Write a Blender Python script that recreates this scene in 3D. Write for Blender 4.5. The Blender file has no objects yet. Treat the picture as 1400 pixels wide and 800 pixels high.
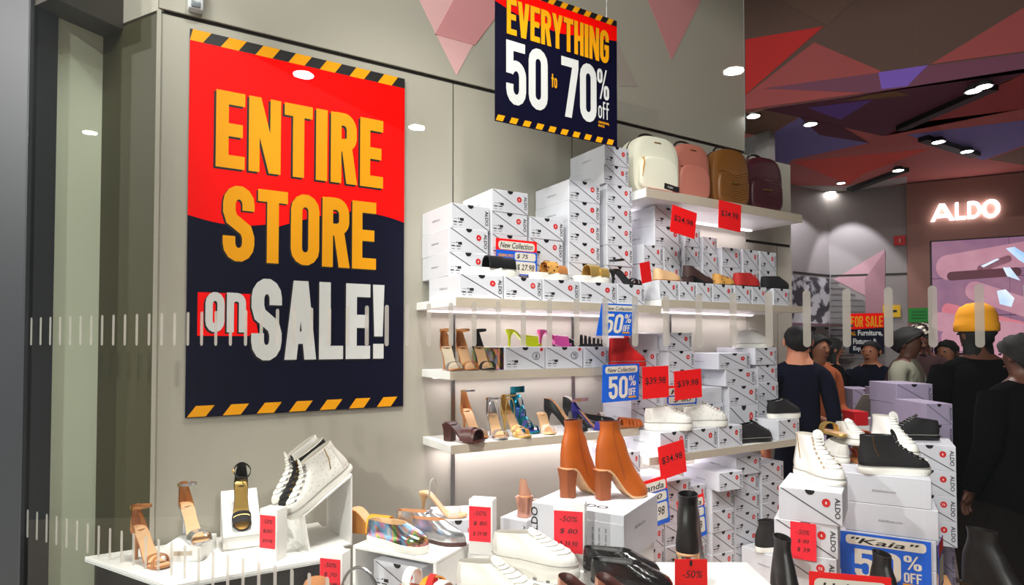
import bpy, bmesh, math, random
from mathutils import Vector, Matrix, noise
random.seed(11)
SC = bpy.context.scene
COL = SC.collection
PI = math.pi

# ------------------------------------------------------------------ camera
FPX = 850.0                       # focal length in pixels of the 1400 x 800 frame
PITCH = math.radians(1.43)
PHI = math.radians(58.554)        # heading of the camera against the side wall
S_, C_ = math.sin(PHI), math.cos(PHI)
PPY = 470.0 - FPX * math.tan(PITCH)
V_RIGHT = Vector((S_, -C_, 0)); V_F0 = Vector((C_, S_, 0)); V_U0 = Vector((0, 0, 1))
V_FWD = V_F0 * math.cos(PITCH) + V_U0 * math.sin(PITCH)
V_UP = V_U0 * math.cos(PITCH) - V_F0 * math.sin(PITCH)
EYE = Vector((0, 0, 1.6))
cam_data = bpy.data.cameras.new('camera')
cam_data.sensor_width = 36.0
cam_data.lens = FPX / 1400 * 36.0
cam_data.shift_y = (PPY - 400.0) / 1400.0
cam_data.clip_start = 0.02
cam = bpy.data.objects.new('camera', cam_data)
COL.objects.link(cam)
R3 = Matrix((V_RIGHT, V_UP, -V_FWD)).transposed()
cam.matrix_world = Matrix.Translation(EYE) @ R3.to_4x4()
SC.camera = cam

# ------------------------------------------------------------------ world, exposure, lights
SC.view_settings.view_transform = 'Standard'
SC.view_settings.look = 'None'
SC.view_settings.gamma = 1.0
SC.view_settings.use_curve_mapping = False
SC.view_settings.exposure = 1.42
w = bpy.data.worlds.new('mall_ambience'); SC.world = w; w.use_nodes = True
bg = w.node_tree.nodes['Background']
bg.inputs[0].default_value = (0.80, 0.86, 0.84, 1)
bg.inputs[1].default_value = 0.12

def add_light(name, typ, loc, target, power, color=(1, 1, 1), size=.3, size_y=None, angle=70, blend=.6):
    d = bpy.data.lights.new(name, typ); d.energy = power; d.color = color
    if typ == 'AREA':
        d.size = size
        if size_y: d.shape = 'RECTANGLE'; d.size_y = size_y
    else:
        d.shadow_soft_size = size
    if typ == 'SPOT':
        d.spot_size = math.radians(angle); d.spot_blend = blend
    o = bpy.data.objects.new(name, d); COL.objects.link(o); o.location = loc
    v = Vector(target) - Vector(loc)
    o.rotation_euler = v.to_track_quat('-Z', 'Y').to_euler()
    return o

WARM = (1.0, .955, .86)
def lamp_row(t, d, z): return Vector((.523 * t + .852 * d, -.852 * t + .523 * d, z))
# the display's own ceiling spots, above the frame
for t, tgt, pw, an, col in ((-1.0, (1.3, 2.5, 1.2), 26, 64, WARM), (-.8, (.95, 1.95, .9), 80, 42, (1, .97, .93)),
                             (-.5, (1.35, 1.65, 1.0), 60, 40, (1, .97, .94)), (-.3, (2.0, 2.45, 1.2), 34, 56, (1, .97, .95)), (.1, (1.9, 1.2, .9), 40, 42, (1, .97, .95)), (.3, (2.7, 2.3, 1.1), 30, 52, (1, .94, .97)), (.55, (2.4, 1.2, .9), 30, 42, (1, .95, .97))):
    add_light('unseen_display_spot', 'SPOT', lamp_row(t, 1.45, 3.95), tgt, pw, col, .06, angle=an)
for x, y, tx, ty, pw in ((.12, 2.08, .12, 2.28, 40), (.5, 2.0, .46, 2.2, 46)):
    add_light('unseen_display_spot', 'SPOT', (x, y, 3.95), (tx, ty, .87), pw, WARM, .05, angle=22)
add_light('unseen_display_spot', 'SPOT', (.42, 1.75, 3.95), (-.22, 2.85, 1.3), 26, (.97, 1, .93), .05, angle=42)  # added spot that brightens the jamb
add_light('unseen_display_spot', 'SPOT', (.75, 1.45, 3.95), (.6, 2.63, .8), 9, WARM, .05, angle=50)  # added spot that brightens the poster wall
# added fill lamp outside, above the shop window; lights the display from the front
add_light('added_front_fill_lamp', 'AREA', lamp_row(-.7, -.3, 4.25), lamp_row(-.7, 2.2, 1.1), 50, (1, .98, .95), 3.2, .3)
# downlights of the concourse ceiling behind the viewer
# the store's own ceiling further in
add_light('store_spot_lamp', 'SPOT', (5.16, 3.27, 3.03), (5.62, 3.59, 2.10), 9, (.9, .9, 1), .03, angle=62, blend=.2)
add_light('store_spot_lamp', 'SPOT', (5.66, 3.25, 3.03), (5.97, 3.43, 2.10), 11, (.9, .9, 1), .03, angle=66, blend=.2)
add_light('store_spot_lamp', 'SPOT', (4.6, 2.3, 3.04), (4.3, 2.2, .2), 45, (1, .93, .93), .05, angle=95)

# ------------------------------------------------------------------ measuring helpers
def ray(x, y):
    return V_RIGHT * ((x - 700) / FPX) - V_UP * ((y - PPY) / FPX) + V_FWD
def wall_pt(x, y, Y):              # a point on the plane parallel to the side wall
    d = ray(x, y); return EYE + d * (Y / d.y)
def level_pt(x, y, Z):             # a point at a given height
    d = ray(x, y); return EYE + d * ((Z - 1.6) / d.z)
GN = Vector((.852, .523, 0)).normalized()      # across the storefront, into the store
GT = Vector((.523, -.852, 0)).normalized()     # along the storefront
GA = math.atan2(GT.y, GT.x)
def front_pt(x, y, dist):          # a point on a plane parallel to the storefront
    d = ray(x, y); return EYE + d * (dist / d.dot(GN))
def deep_pt(x, y, depth):          # a point at a given distance
    d = ray(x, y); return EYE + d * (depth / d.dot(V_F0))
VIEW = -math.radians(90) + PHI     # heading of 'to the right' as seen from the street

# ------------------------------------------------------------------ materials
def lin(c):
    r = []
    for v in c[:3]:
        v /= 255.0
        r.append(v / 12.92 if v <= .04045 else ((v + .055) / 1.055) ** 2.4)
    return (r[0], r[1], r[2], 1)
_M = {}
def mat(name, col, rough=.5, metal=0.0, var=.06, vscale=14, bump=0.0, bscale=160, emit=0.0, coat=0.0, spec=.5, alpha=1.0, film=0, trans=0.0):
    if name in _M: return _M[name]
    m = bpy.data.materials.new(name); m.use_nodes = True
    nt = m.node_tree; b = nt.nodes['Principled BSDF']
    c = lin(col)
    tc = nt.nodes.new('ShaderNodeTexCoord')
    if var:
        n = nt.nodes.new('ShaderNodeTexNoise'); n.inputs['Scale'].default_value = vscale; n.inputs['Detail'].default_value = 4
        nt.links.new(tc.outputs['Object'], n.inputs['Vector'])
        mx = nt.nodes.new('ShaderNodeMix'); mx.data_type = 'RGBA'
        mx.inputs[6].default_value = tuple(v * (1 - var) for v in c[:3]) + (1,)
        mx.inputs[7].default_value = tuple(min(1, v * (1 + var)) for v in c[:3]) + (1,)
        nt.links.new(n.outputs['Fac'], mx.inputs[0]); nt.links.new(mx.outputs[2], b.inputs['Base Color'])
    else:
        b.inputs['Base Color'].default_value = c
    if bump:
        n2 = nt.nodes.new('ShaderNodeTexNoise'); n2.inputs['Scale'].default_value = bscale; n2.inputs['Detail'].default_value = 3
        nt.links.new(tc.outputs['Object'], n2.inputs['Vector'])
        bp = nt.nodes.new('ShaderNodeBump'); bp.inputs['Strength'].default_value = bump; bp.inputs['Distance'].default_value = .002
        nt.links.new(n2.outputs['Fac'], bp.inputs['Height']); nt.links.new(bp.outputs['Normal'], b.inputs['Normal'])
    b.inputs['Roughness'].default_value = rough; b.inputs['Metallic'].default_value = metal
    b.inputs['Specular IOR Level'].default_value = spec
    b.inputs['Coat Weight'].default_value = coat; b.inputs['Coat Roughness'].default_value = .08
    b.inputs['Alpha'].default_value = alpha
    b.inputs['Transmission Weight'].default_value = trans
    if film:
        b.inputs['Thin Film Thickness'].default_value = film; b.inputs['Thin Film IOR'].default_value = 1.6
    if emit:
        b.inputs['Emission Color'].default_value = c; b.inputs['Emission Strength'].default_value = emit
    _M[name] = m
    return m
def holo_mat(name, scale=7.0, base=(200, 205, 215)):
    if name in _M: return _M[name]
    m = mat(name, base, .16, 1.0, var=0)
    nt = m.node_tree; b = nt.nodes['Principled BSDF']
    tc = nt.nodes.new('ShaderNodeTexCoord'); n = nt.nodes.new('ShaderNodeTexNoise')
    n.inputs['Scale'].default_value = scale; n.inputs['Detail'].default_value = 1; n.inputs['Distortion'].default_value = 1.5
    cr = nt.nodes.new('ShaderNodeValToRGB'); el = cr.color_ramp.elements
    cols = [(.3, (215, 220, 228)), (.42, (120, 190, 235)), (.48, (235, 150, 190)), (.54, (240, 205, 120)), (.6, (130, 225, 150)), (.68, (205, 205, 240))]
    el[0].position = cols[0][0]; el[0].color = lin(cols[0][1]); el[1].position = cols[-1][0]; el[1].color = lin(cols[-1][1])
    for p, cc in cols[1:-1]:
        e = el.new(p); e.color = lin(cc)
    nt.links.new(tc.outputs['Object'], n.inputs['Vector']); nt.links.new(n.outputs['Fac'], cr.inputs[0]); nt.links.new(cr.outputs[0], b.inputs['Base Color'])
    return m
def checker_mat(name, c1, c2, scale, rough=.6, kind='voronoi', lo=.3, hi=.4):
    if name in _M: return _M[name]
    m = mat(name, c1, rough, var=0)
    nt = m.node_tree; b = nt.nodes['Principled BSDF']
    tc = nt.nodes.new('ShaderNodeTexCoord')
    if kind == 'voronoi':
        n = nt.nodes.new('ShaderNodeTexVoronoi'); n.inputs['Scale'].default_value = scale; out = n.outputs['Distance']
    elif kind == 'wave':
        n = nt.nodes.new('ShaderNodeTexWave'); n.inputs['Scale'].default_value = scale; n.inputs['Distortion'].default_value = 3; n.bands_direction = 'DIAGONAL'; out = n.outputs['Fac']
    else:
        n = nt.nodes.new('ShaderNodeTexNoise'); n.inputs['Scale'].default_value = scale; n.inputs['Detail'].default_value = 5; out = n.outputs['Fac']
    cr = nt.nodes.new('ShaderNodeValToRGB'); el = cr.color_ramp.elements
    el[0].position = lo; el[0].color = lin(c1); el[1].position = hi; el[1].color = lin(c2)
    nt.links.new(tc.outputs['Object'], n.inputs['Vector']); nt.links.new(out, cr.inputs[0]); nt.links.new(cr.outputs[0], b.inputs['Base Color'])
    return m

# ------------------------------------------------------------------ mesh helpers: a shape is (verts, faces)
def join(*vfs):
    V, F = [], []
    for v, f in vfs:
        o = len(V); V += [tuple(p) for p in v]; F += [tuple(i + o for i in q) for q in f]
    return V, F
def xf(vf, M):
    return [tuple(M @ Vector(p)) for p in vf[0]], vf[1]
def T(x=0, y=0, z=0): return Matrix.Translation((x, y, z))
def RZ(a): return Matrix.Rotation(a, 4, 'Z')
def RX(a): return Matrix.Rotation(a, 4, 'X')
def RY(a): return Matrix.Rotation(a, 4, 'Y')
def bx(x0, x1, y0, y1, z0, z1):
    v = [(x0, y0, z0), (x1, y0, z0), (x1, y1, z0), (x0, y1, z0), (x0, y0, z1), (x1, y0, z1), (x1, y1, z1), (x0, y1, z1)]
    return v, [(0, 3, 2, 1), (4, 5, 6, 7), (0, 1, 5, 4), (1, 2, 6, 5), (2, 3, 7, 6), (3, 0, 4, 7)]
def prism(poly, z0, z1):           # polygon in xy, extruded in z
    n = len(poly)
    v = [(x, y, z0) for x, y in poly] + [(x, y, z1) for x, y in poly]
    f = [tuple(reversed(range(n))), tuple(range(n, 2 * n))] + [(i, (i + 1) % n, n + (i + 1) % n, n + i) for i in range(n)]
    return v, f
def front_prism(poly, y0, y1):     # polygon in xz, extruded in y (y0 = front)
    n = len(poly)
    v = [(x, y0, z) for x, z in poly] + [(x, y1, z) for x, z in poly]
    f = [tuple(range(n)), tuple(reversed(range(n, 2 * n)))] + [(i, n + i, n + (i + 1) % n, (i + 1) % n) for i in range(n)]
    return v, f
def loft(rings, cap0=False, cap1=False, closed=True):
    n = len(rings[0]); V = [tuple(p) for r in rings for p in r]; F = []
    for k in range(len(rings) - 1):
        for i in range(n if closed else n - 1):
            j = (i + 1) % n
            F.append((k * n + i, k * n + j, (k + 1) * n + j, (k + 1) * n + i))
    if cap0: F.append(tuple(reversed(range(n))))
    if cap1: F.append(tuple(range((len(rings) - 1) * n, len(rings) * n)))
    return V, F
def tube(pts, r, n=8, closed=False):
    pts = [Vector(p) for p in pts]; m = len(pts); rings = []; up = None
    for i, p in enumerate(pts):
        a = pts[(i - 1) % m] if (closed or i) else p
        b = pts[(i + 1) % m] if (closed or i < m - 1) else p
        t = (b - a).normalized()
        if up is None:
            up = t.orthogonal().normalized()
        up = (up - t * up.dot(t)).normalized()
        s = t.cross(up); rr = r[i] if isinstance(r, (list, tuple)) else r
        rings.append([p + (up * math.cos(2 * PI * k / n) + s * math.sin(2 * PI * k / n)) * rr for k in range(n)])
    if closed: rings.append(rings[0])
    return loft(rings, not closed, not closed)
def band(pts, wdirs, w, t, closed=False):   # flat strap along pts; wdirs = direction of its width
    pts = [Vector(p) for p in pts]; m = len(pts); rings = []
    for i, p in enumerate(pts):
        a = pts[(i - 1) % m] if (closed or i) else p
        b = pts[(i + 1) % m] if (closed or i < m - 1) else p
        tg = (b - a).normalized()
        wd = Vector(wdirs[i] if isinstance(wdirs, list) else wdirs).normalized()
        nn = tg.cross(wd).normalized()
        ww = w[i] if isinstance(w, (list, tuple)) else w
        rings.append([p + wd * (ww / 2) + nn * (t / 2), p - wd * (ww / 2) + nn * (t / 2), p - wd * (ww / 2) - nn * (t / 2), p + wd * (ww / 2) - nn * (t / 2)])
    if closed: rings.append(rings[0])
    return loft(rings, not closed, not closed)
def disc(r, n=20, y=0.0, a0=0, a1=2 * PI):
    return [(r * math.cos(a0 + (a1 - a0) * i / n), y, r * math.sin(a0 + (a1 - a0) * i / n)) for i in range(n + (0 if a1 - a0 > 6.2 else 1))], [tuple(range(n + (0 if a1 - a0 > 6.2 else 1)))]
def sphere(c, r, nu=12, nv=8):
    rx, ry, rz = r if isinstance(r, tuple) else (r, r, r)
    rings = []
    for k in range(nv + 1):
        th = PI * (k / nv) * .998 + .001
        rings.append([(c[0] + rx * math.sin(th) * math.cos(2 * PI * i / nu), c[1] + ry * math.sin(th) * math.sin(2 * PI * i / nu), c[2] - rz * math.cos(th)) for i in range(nu)])
    return loft(rings, True, True)
def mesh_of(name, vf, m, smooth=None, bevel=0.0, seg=2):
    me = bpy.data.meshes.new(name); me.from_pydata([tuple(p) for p in vf[0]], [], vf[1])
    bm = bmesh.new(); bm.from_mesh(me)
    bmesh.ops.remove_doubles(bm, verts=bm.verts, dist=1e-6)
    if bevel: bmesh.ops.bevel(bm, geom=list(bm.edges), offset=bevel, segments=seg, profile=.5, affect='EDGES', clamp_overlap=True)
    bmesh.ops.recalc_face_normals(bm, faces=bm.faces)
    bm.to_mesh(me); bm.free()
    me.materials.append(m)
    if smooth is not None:
        for p in me.polygons: p.use_smooth = True
        me.set_sharp_from_angle(angle=math.radians(smooth))
    return me
def link(name, me, parent=None, M=None):
    o = bpy.data.objects.new(name, me); COL.objects.link(o)
    if parent is not None: o.parent = parent
    if M is not None: o.matrix_local = M if parent is not None else M
    return o
def part(name, vf, m, parent=None, smooth=40, bevel=0.0, M=None, seg=2):
    return link(name, mesh_of(name, vf, m, smooth, bevel, seg), parent, M)
def tag(o, label, cat, group=None):
    o['label'] = label; o['category'] = cat
    if group: o['group'] = group
    return o
def struct(name, vf, m, parent=None, smooth=None, bevel=0.0, label=None):
    o = part(name, vf, m, parent, smooth, bevel)
    if parent is None:
        o['kind'] = 'structure'
        if label: o['label'] = label
    return o
def empty(name, label, cat, loc=(0, 0, 0), rz=0.0, group=None, M=None):
    o = bpy.data.objects.new(name, None); COL.objects.link(o); o.empty_display_size = .05
    if M is not None: o.matrix_world = M
    else: o.location = loc; o.rotation_euler = (0, 0, rz)
    return tag(o, label, cat, group)
def copy_tree(o, parent=None):
    c = o.copy(); COL.objects.link(c)
    if parent is not None:
        c.parent = parent
    for ch in o.children: copy_tree(ch, c)
    return c

# ------------------------------------------------------------------ lettering
_TX = {}
def text_mesh(s, size, m, bold=0.0, xs=1.0, shear=0.0, align='LEFT'):
    k = (s, size, m.name, bold, xs, shear, align)
    if k in _TX: return _TX[k]
    cu = bpy.data.curves.new('lettering', 'FONT'); cu.body = s; cu.size = size; cu.offset = bold; cu.shear = shear
    cu.align_x = align; cu.resolution_u = 3
    ob = bpy.data.objects.new('lettering_tmp', cu); COL.objects.link(ob)
    dg = bpy.context.evaluated_depsgraph_get(); ev = ob.evaluated_get(dg); me = bpy.data.meshes.new_from_object(ev)
    bpy.data.objects.remove(ob); bpy.data.curves.remove(cu)
    for v in me.vertices: v.co = (v.co.x * xs, 0, v.co.y)
    me.name = 'lettering'; me.materials.clear(); me.materials.append(m); _TX[k] = me
    return me
def text(s, size, m, parent, x, y, z, bold=0.0, xs=1.0, shear=0.0, align='LEFT', rot=0.0, name='lettering', M=None):
    me = text_mesh(s, size, m, bold, xs, shear, align)
    return link(name, me, parent, (M if M is not None else T(x, y, z)) @ RY(rot))

def ribbon2(pts, w, closed=False):
    n = len(pts); L, Rr = [], []
    for i, p in enumerate(pts):
        p = Vector(p); a = Vector(pts[i - 1]) if (i or closed) else None; b = Vector(pts[(i + 1) % n]) if (i < n - 1 or closed) else None
        d1 = (p - a).normalized() if a is not None else None; d2 = (b - p).normalized() if b is not None else None
        if d1 is None: d1 = d2
        if d2 is None: d2 = d1
        n1 = Vector((-d1.y, d1.x)); n2 = Vector((-d2.y, d2.x)); m_ = (n1 + n2)
        m_ = m_.normalized() if m_.length > 1e-6 else n1
        k = 1 / max(.5, m_.dot(n1)); L.append(p + m_ * (w / 2 * k)); Rr.append(p - m_ * (w / 2 * k))
    q = []
    for i in range(n if closed else n - 1):
        j = (i + 1) % n; q.append([tuple(L[i]), tuple(L[j]), tuple(Rr[j]), tuple(Rr[i])])
    return q
def arc(cx, cy, rx, ry, a0, a1, n=7):
    return [(cx + rx * math.cos(math.radians(a0 + (a1 - a0) * i / n)), cy + ry * math.sin(math.radians(a0 + (a1 - a0) * i / n))) for i in range(n + 1)]
def glyph(ch, w=.46, t=.155, h=1.0):
    r = lambda x0, y0, x1, y1: [(x0, y0), (x1, y0), (x1, y1), (x0, y1)]
    hb = t * .92; e = t / 2; rx = w / 2 - e; ry = min(rx * 1.1, .2)
    top = h - hb / 2; q = []
    def O(x0, x1, y0, y1, tt):
        e_ = tt / 2; rxx = (x1 - x0) / 2 - e_; cx = (x0 + x1) / 2; ryy = min(rxx, (y1 - y0) / 2 - e_)
        return ribbon2(arc(cx, y1 - e_ - ryy, rxx, ryy, 0, 180) + arc(cx, y0 + e_ + ryy, rxx, ryy, 180, 360), tt, True)
    if ch == 'E': q = [r(0, 0, t, h), r(t, h - hb, w * .93, h), r(t, 0, w * .93, hb), r(t, h / 2 - hb / 2, w * .86, h / 2 + hb / 2)]; w *= .93
    elif ch == 'F': q = [r(0, 0, t, h), r(t, h - hb, w * .93, h), r(t, h * .46, w * .86, h * .46 + hb)]; w *= .93
    elif ch == 'L': q = [r(0, 0, t, h), r(t, 0, w * .88, hb)]; w *= .88
    elif ch == 'I': q = [r(0, 0, t * 1.05, h)]; w = t * 1.05
    elif ch == 'T': q = [r(0, h - hb, w, h), r(w / 2 - t / 2, 0, w / 2 + t / 2, h - hb)]
    elif ch == 'H': q = [r(0, 0, t, h), r(w - t, 0, w, h), r(t, h / 2 - hb / 2, w - t, h / 2 + hb / 2)]
    elif ch == 'N': w *= 1.08; q = [r(0, 0, t * .9, h), r(w - t * .9, 0, w, h), [(t * .75, h), (w - t * .9, h * .0), (w - t * .75, 0), (t * .9, h)], [(t * .0, h), (t, h), (w, 0), (w - t, 0)]]
    elif ch in 'RP':
        q = [r(0, 0, t, h)] + ribbon2([(t * .5, top)] + arc(w / 2, top - ry, rx, ry, 90, 0) + arc(w / 2, h * .46 + hb / 2 + ry * .8, rx, ry * .8, 0, -90) + [(t * .5, h * .46 + hb / 2)], t * .97)
        if ch == 'R': q += [[(w * .42, h * .5), (w * .42 + t, h * .5), (w * 1.02, 0), (w * 1.02 - t * 1.05, 0)]]
    elif ch == 'S':
        q = ribbon2([(w - e, h * .68)] + arc(w / 2, top - ry, rx, ry, 0, 180) + [(e, h * .66), (e + rx * .25, h * .56), (w - e - rx * .25, h * .42), (w - e, h * .32)] + arc(w / 2, hb / 2 + ry, rx, ry, 0, -180) + [(e, h * .33)], t)
    elif ch in 'O0': q = O(0, w, 0, h, t)
    elif ch == 'G': q = ribbon2([(w - e, h * .66)] + arc(w / 2, top - ry, rx, ry, 0, 180) + arc(w / 2, hb / 2 + ry, rx, ry, 180, 360) + [(w - e, h * .5)], t) + [r(w * .5, h * .40, w, h * .40 + hb)]
    elif ch == '5': q = [r(0, h - hb, w * .95, h), r(0, h * .48, t, h)] + ribbon2([(t * .5, h * .52)] + arc(w / 2, h * .62 - ry, rx, ry, 130, 0) + arc(w / 2, hb / 2 + ry, rx, ry, 0, -180) + [(e, h * .32)], t)
    elif ch == '7': q = [r(0, h - hb, w, h), [(w - t * 1.05, h - hb), (w, h - hb), (w * .42 + t * .5, 0), (w * .42 - t * .6, 0)]]
    elif ch in 'AV':
        w *= 1.1; q = [[(0, 0), (t, 0), (w / 2 + t * .35, h), (w / 2 - t * .62, h)], [(w - t, 0), (w, 0), (w / 2 + t * .62, h), (w / 2 - t * .35, h)], r(w * .27, h * .2, w * .73, h * .2 + hb * .9)]
        if ch == 'V': q = [[(x, h - y) for x, y in p] for p in q[:2]]
    elif ch == 'Y': w *= 1.08; q = [r(w / 2 - t / 2, 0, w / 2 + t / 2, h * .46), [(0, h), (t, h), (w / 2 + t / 2, h * .42), (w / 2 - t / 2, h * .42)], [(w - t, h), (w, h), (w / 2 + t / 2, h * .42), (w / 2 - t / 2, h * .42)]]
    elif ch == '!': q = [[(0, h), (t * 1.1, h), (t * .95, h * .3), (t * .15, h * .3)], r(t * .05, 0, t * 1.05, h * .2)]; w = t * 1.1
    elif ch == 'o': q = O(0, w * .92, 0, h * .74, t * .85); w *= .92
    elif ch == 'n': w *= .95; q = [r(0, 0, t * .85, h * .74)] + ribbon2([(t * .5, h * .6)] + arc(w / 2, h * .74 - t * .43 - ry * .7, w / 2 - t * .43, ry * .7, 150, 0) + [(w - t * .43, 0)], t * .85)
    elif ch == 't': q = [r(w * .2, 0, w * .2 + t, h), r(0, h * .6, w * .8, h * .6 + hb)]; w *= .8
    elif ch == 'f': q = [r(w * .15, 0, w * .15 + t * .8, h * .85), r(w * .15, h - hb * .8, w * .75, h), r(w * .15, h * .8, w * .15 + t * .8, h), r(0, h * .56, w * .72, h * .56 + hb * .8)]; w *= .78
    elif ch == '%':
        w = h * .62; q = O(0, w * .45, h * .52, h, h * .11) + O(w * .55, w, 0, h * .48, h * .11) + [[(w * .2, 0), (w * .32, 0), (w * .82, h), (w * .7, h)]]
    else: w = .2
    return q, w
def block_word(s, x0, x1, z0, z1, y, gap=.06, slope=0.0, t=.155):
    """heavy condensed capitals fitted into x0..x1, z0..z1 on the plane y"""
    polys, cx = [], 0.0
    for ch in s:
        q, gw = glyph(ch, t=t)
        for p in q: polys.append([(a + cx, b) for a, b in p])
        cx += gw + gap
    cx -= gap; kx = (x1 - x0) / cx; kz = z1 - z0
    V, F = [], []
    for p in polys:
        o = len(V); V += [(x0 + a * kx, y - .0000025 * o, z0 + b * kz + slope * (a * kx)) for a, b in p]; F.append(tuple(range(o, o + len(p))))
    return V, F
def flat(polys, y):
    V, F = [], []
    for p in polys:
        o = len(V); V += [(a, y, b) for a, b in p]; F.append(tuple(range(o, o + len(p))))
    return V, F
def rrect(x0, x1, z0, z1, r, n=5):
    return arc(x1 - r, z1 - r, r, r, 0, 90, n) + arc(x0 + r, z1 - r, r, r, 90, 180, n) + arc(x0 + r, z0 + r, r, r, 180, 270, n) + arc(x1 - r, z0 + r, r, r, 270, 360, n)
# ------------------------------------------------------------------ the setting
m_wall = mat('wall_paint', (172, 167, 154), .55, var=.03, vscale=3, bump=.05, bscale=90)
m_gap = mat('joint_dark', (38, 34, 32), .7)
m_jamb = mat('jamb_paint', (230, 238, 212), .5, var=.03, vscale=3)
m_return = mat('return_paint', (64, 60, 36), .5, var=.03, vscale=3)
m_post = mat('post_steel', (54, 57, 60), .45, .3, var=.05)
m_header = mat('header_dark', (70, 66, 58), .5)
m_floor = mat('floor_stone', (150, 140, 132), .35, var=.12, vscale=5)
m_ceil = mat('ceiling_reflection_paint', (200, 108, 102), .8, var=.05, vscale=2)  # rose tint of the glass reflection put into the ceiling colour
m_fascia = mat('fascia_paint', (80, 56, 48), .8, var=.05, vscale=2)
m_back = mat('back_wall_paint', (150, 142, 140), .6, var=.04, vscale=2)
m_brandwall = mat('brand_wall_panel', (160, 112, 100), .55, var=.05, vscale=3)
m_white = mat('white_lacquer', (236, 235, 232), .35, var=.02)
m_shelf_edge = mat('shelf_edge', (186, 174, 156), .5, var=.05)
m_black = mat('matt_black', (16, 16, 17), .5, var=.1)
m_steel = mat('steel', (150, 150, 150), .3, 1.0)
m_led = mat('led_strip', (255, 240, 248), .5, var=0, emit=.9)

WY = 2.63                                             # the side wall
ZJ = 2.84                                             # height of its long joint
struct('floor', bx(-4, 9, -4, 7, -.05, 0), m_floor, label='grey stone floor of the store and concourse')
wl = struct('wall_left', join(bx(.075, 3.385, WY + .012, WY + .12, 0, 4.1), bx(3.385, 3.86, WY + .012, WY + .12, 0, ZJ)), m_gap, label='long side wall of pale panels with dark joints')
def panel(x0, x1, z0, z1, m=m_wall, parent=wl, y0=WY, y1=WY + .012):
    g = .004
    return part('wall_panel', bx(x0 + g, x1 - g, y0, y1, z0 + g, z1 - g), m, parent, None)
panel(.067, 3.385, ZJ + .006, 4.1)
for a, b in ((.067, 1.283), (1.283, 1.984), (1.984, 2.69), (2.69, 3.385)):
    panel(a, b, 0, ZJ - .006)
panel(3.385, 3.86, 2.274, ZJ - .006); panel(3.385, 3.70, 0, 2.262); panel(3.70, 3.86, 0, 2.262)
# concourse ceiling reflections painted as pale triangles on the upper wall
m_pink = mat('wall_reflection_pink', (226, 176, 176), .6, var=.02); m_pink2 = mat('wall_reflection_deep', (206, 140, 142), .6, var=.02); m_grey_tri = mat('wall_reflection_taupe', (168, 156, 146), .6, var=.02)
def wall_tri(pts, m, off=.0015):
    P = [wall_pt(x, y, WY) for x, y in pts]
    part('painted_reflection', front_prism([(p.x, p.z) for p in P], WY - off, WY - .0002), m, wl, None)
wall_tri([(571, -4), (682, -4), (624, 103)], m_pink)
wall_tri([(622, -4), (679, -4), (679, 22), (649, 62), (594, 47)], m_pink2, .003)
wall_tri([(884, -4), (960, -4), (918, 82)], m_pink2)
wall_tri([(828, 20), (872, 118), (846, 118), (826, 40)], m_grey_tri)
# return at the street end of the wall, jamb, header and post of the storefront
R0 = Vector((.067, WY, 0)); R1 = R0 - GT * .342
def slab(p0, p1, th, z0, z1, side=1):
    n = Vector((-(p1 - p0).y, (p1 - p0).x, 0)).normalized() * th * side
    return prism([(p0.x, p0.y), (p1.x, p1.y), ((p1 + n).x, (p1 + n).y), ((p0 + n).x, (p0 + n).y)], z0, z1)
GD = 1.186                                            # distance of the glass
glass_left = front_pt(36, 470, GD); glass_left.z = 0
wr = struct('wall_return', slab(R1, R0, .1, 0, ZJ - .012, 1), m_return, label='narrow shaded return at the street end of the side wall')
struct('trim_1', bx(.064, .078, WY - .006, WY + .02, 0, ZJ), m_wall, label='pale corner bead at the end of the side wall')
struct('trim_2', slab(R1 - GT * .01, R0, .1, ZJ, 4.1, 1), m_wall, label='pale wall above the narrow return')
struct('wall_jamb', slab(glass_left, R1, .08, 0, 3.4, 1), m_jamb, label='greenish jamb between glass and side wall')
hd = front_pt(95, 30, GD)
struct('trim_3', prism([tuple(glass_left.xy), tuple(R1.xy), tuple((R1 + GT * .13).xy), tuple((glass_left + GT * .13).xy)], 2.815, 3.4), m_header, label='dark header over the end of the shop window')
gl2 = glass_left - GN * .012
struct('post', prism([tuple(gl2.xy), tuple((gl2 - GT * .9 - GN * .2).xy), tuple((gl2 - GT * .9 + GN * .3).xy), tuple((gl2 + GN * .09).xy), tuple((gl2 + GN * .09 + GT * .012).xy), tuple((gl2 + GT * .012).xy)], 0, 4.1), m_post)['kind'] = 'structure'
bpy.data.objects['post'].name = 'wall_post'; bpy.data.objects['wall_post']['label'] = 'grey steel post at the edge of the shop window'

# fascia, ceilings
F0 = Vector((3.385, WY, 0)); FE = F0 + GT * 6.0
ZC = 3.10
fa = struct('wall_fascia', slab(F0, FE, .08, ZC, 4.1, 1), m_fascia, label='brown fascia above the opening to the store')
BK = 6.88                                             # distance of the back wall
corner = front_pt(1135, 470, BK); corner.z = 0
side2 = Vector((3.86, corner.y, 0))
ce = struct('ceiling', prism([tuple(F0.xy), tuple(FE.xy), tuple((FE + GN * 2.75).xy), tuple((corner + GN * .1).xy), (3.80, corner.y + .1), (3.80, WY)], ZC, ZC + .05), m_ceil, label='store ceiling painted with reflected rose tint and coloured triangles')
struct('ceiling_display', prism([tuple((glass_left - GN * .02).xy), tuple((glass_left + GT * 6).xy), tuple((glass_left + GT * 6 + GN * 4).xy), (3.9, WY + .12), (-.2, WY + .4)], 4.1, 4.16), m_wall, label='high ceiling over the window display')
def bw_pt(x, y, d=BK): return front_pt(x, y, d)
struct('wall_back', slab(corner, corner + GT * 6, .1, 0, ZC, 1), m_back, label='store back wall')
struct('wall_side', bx(3.80, corner.x + .05, corner.y, corner.y + .1, 0, ZC), m_back, label='recessed side wall deep in the store')
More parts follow.
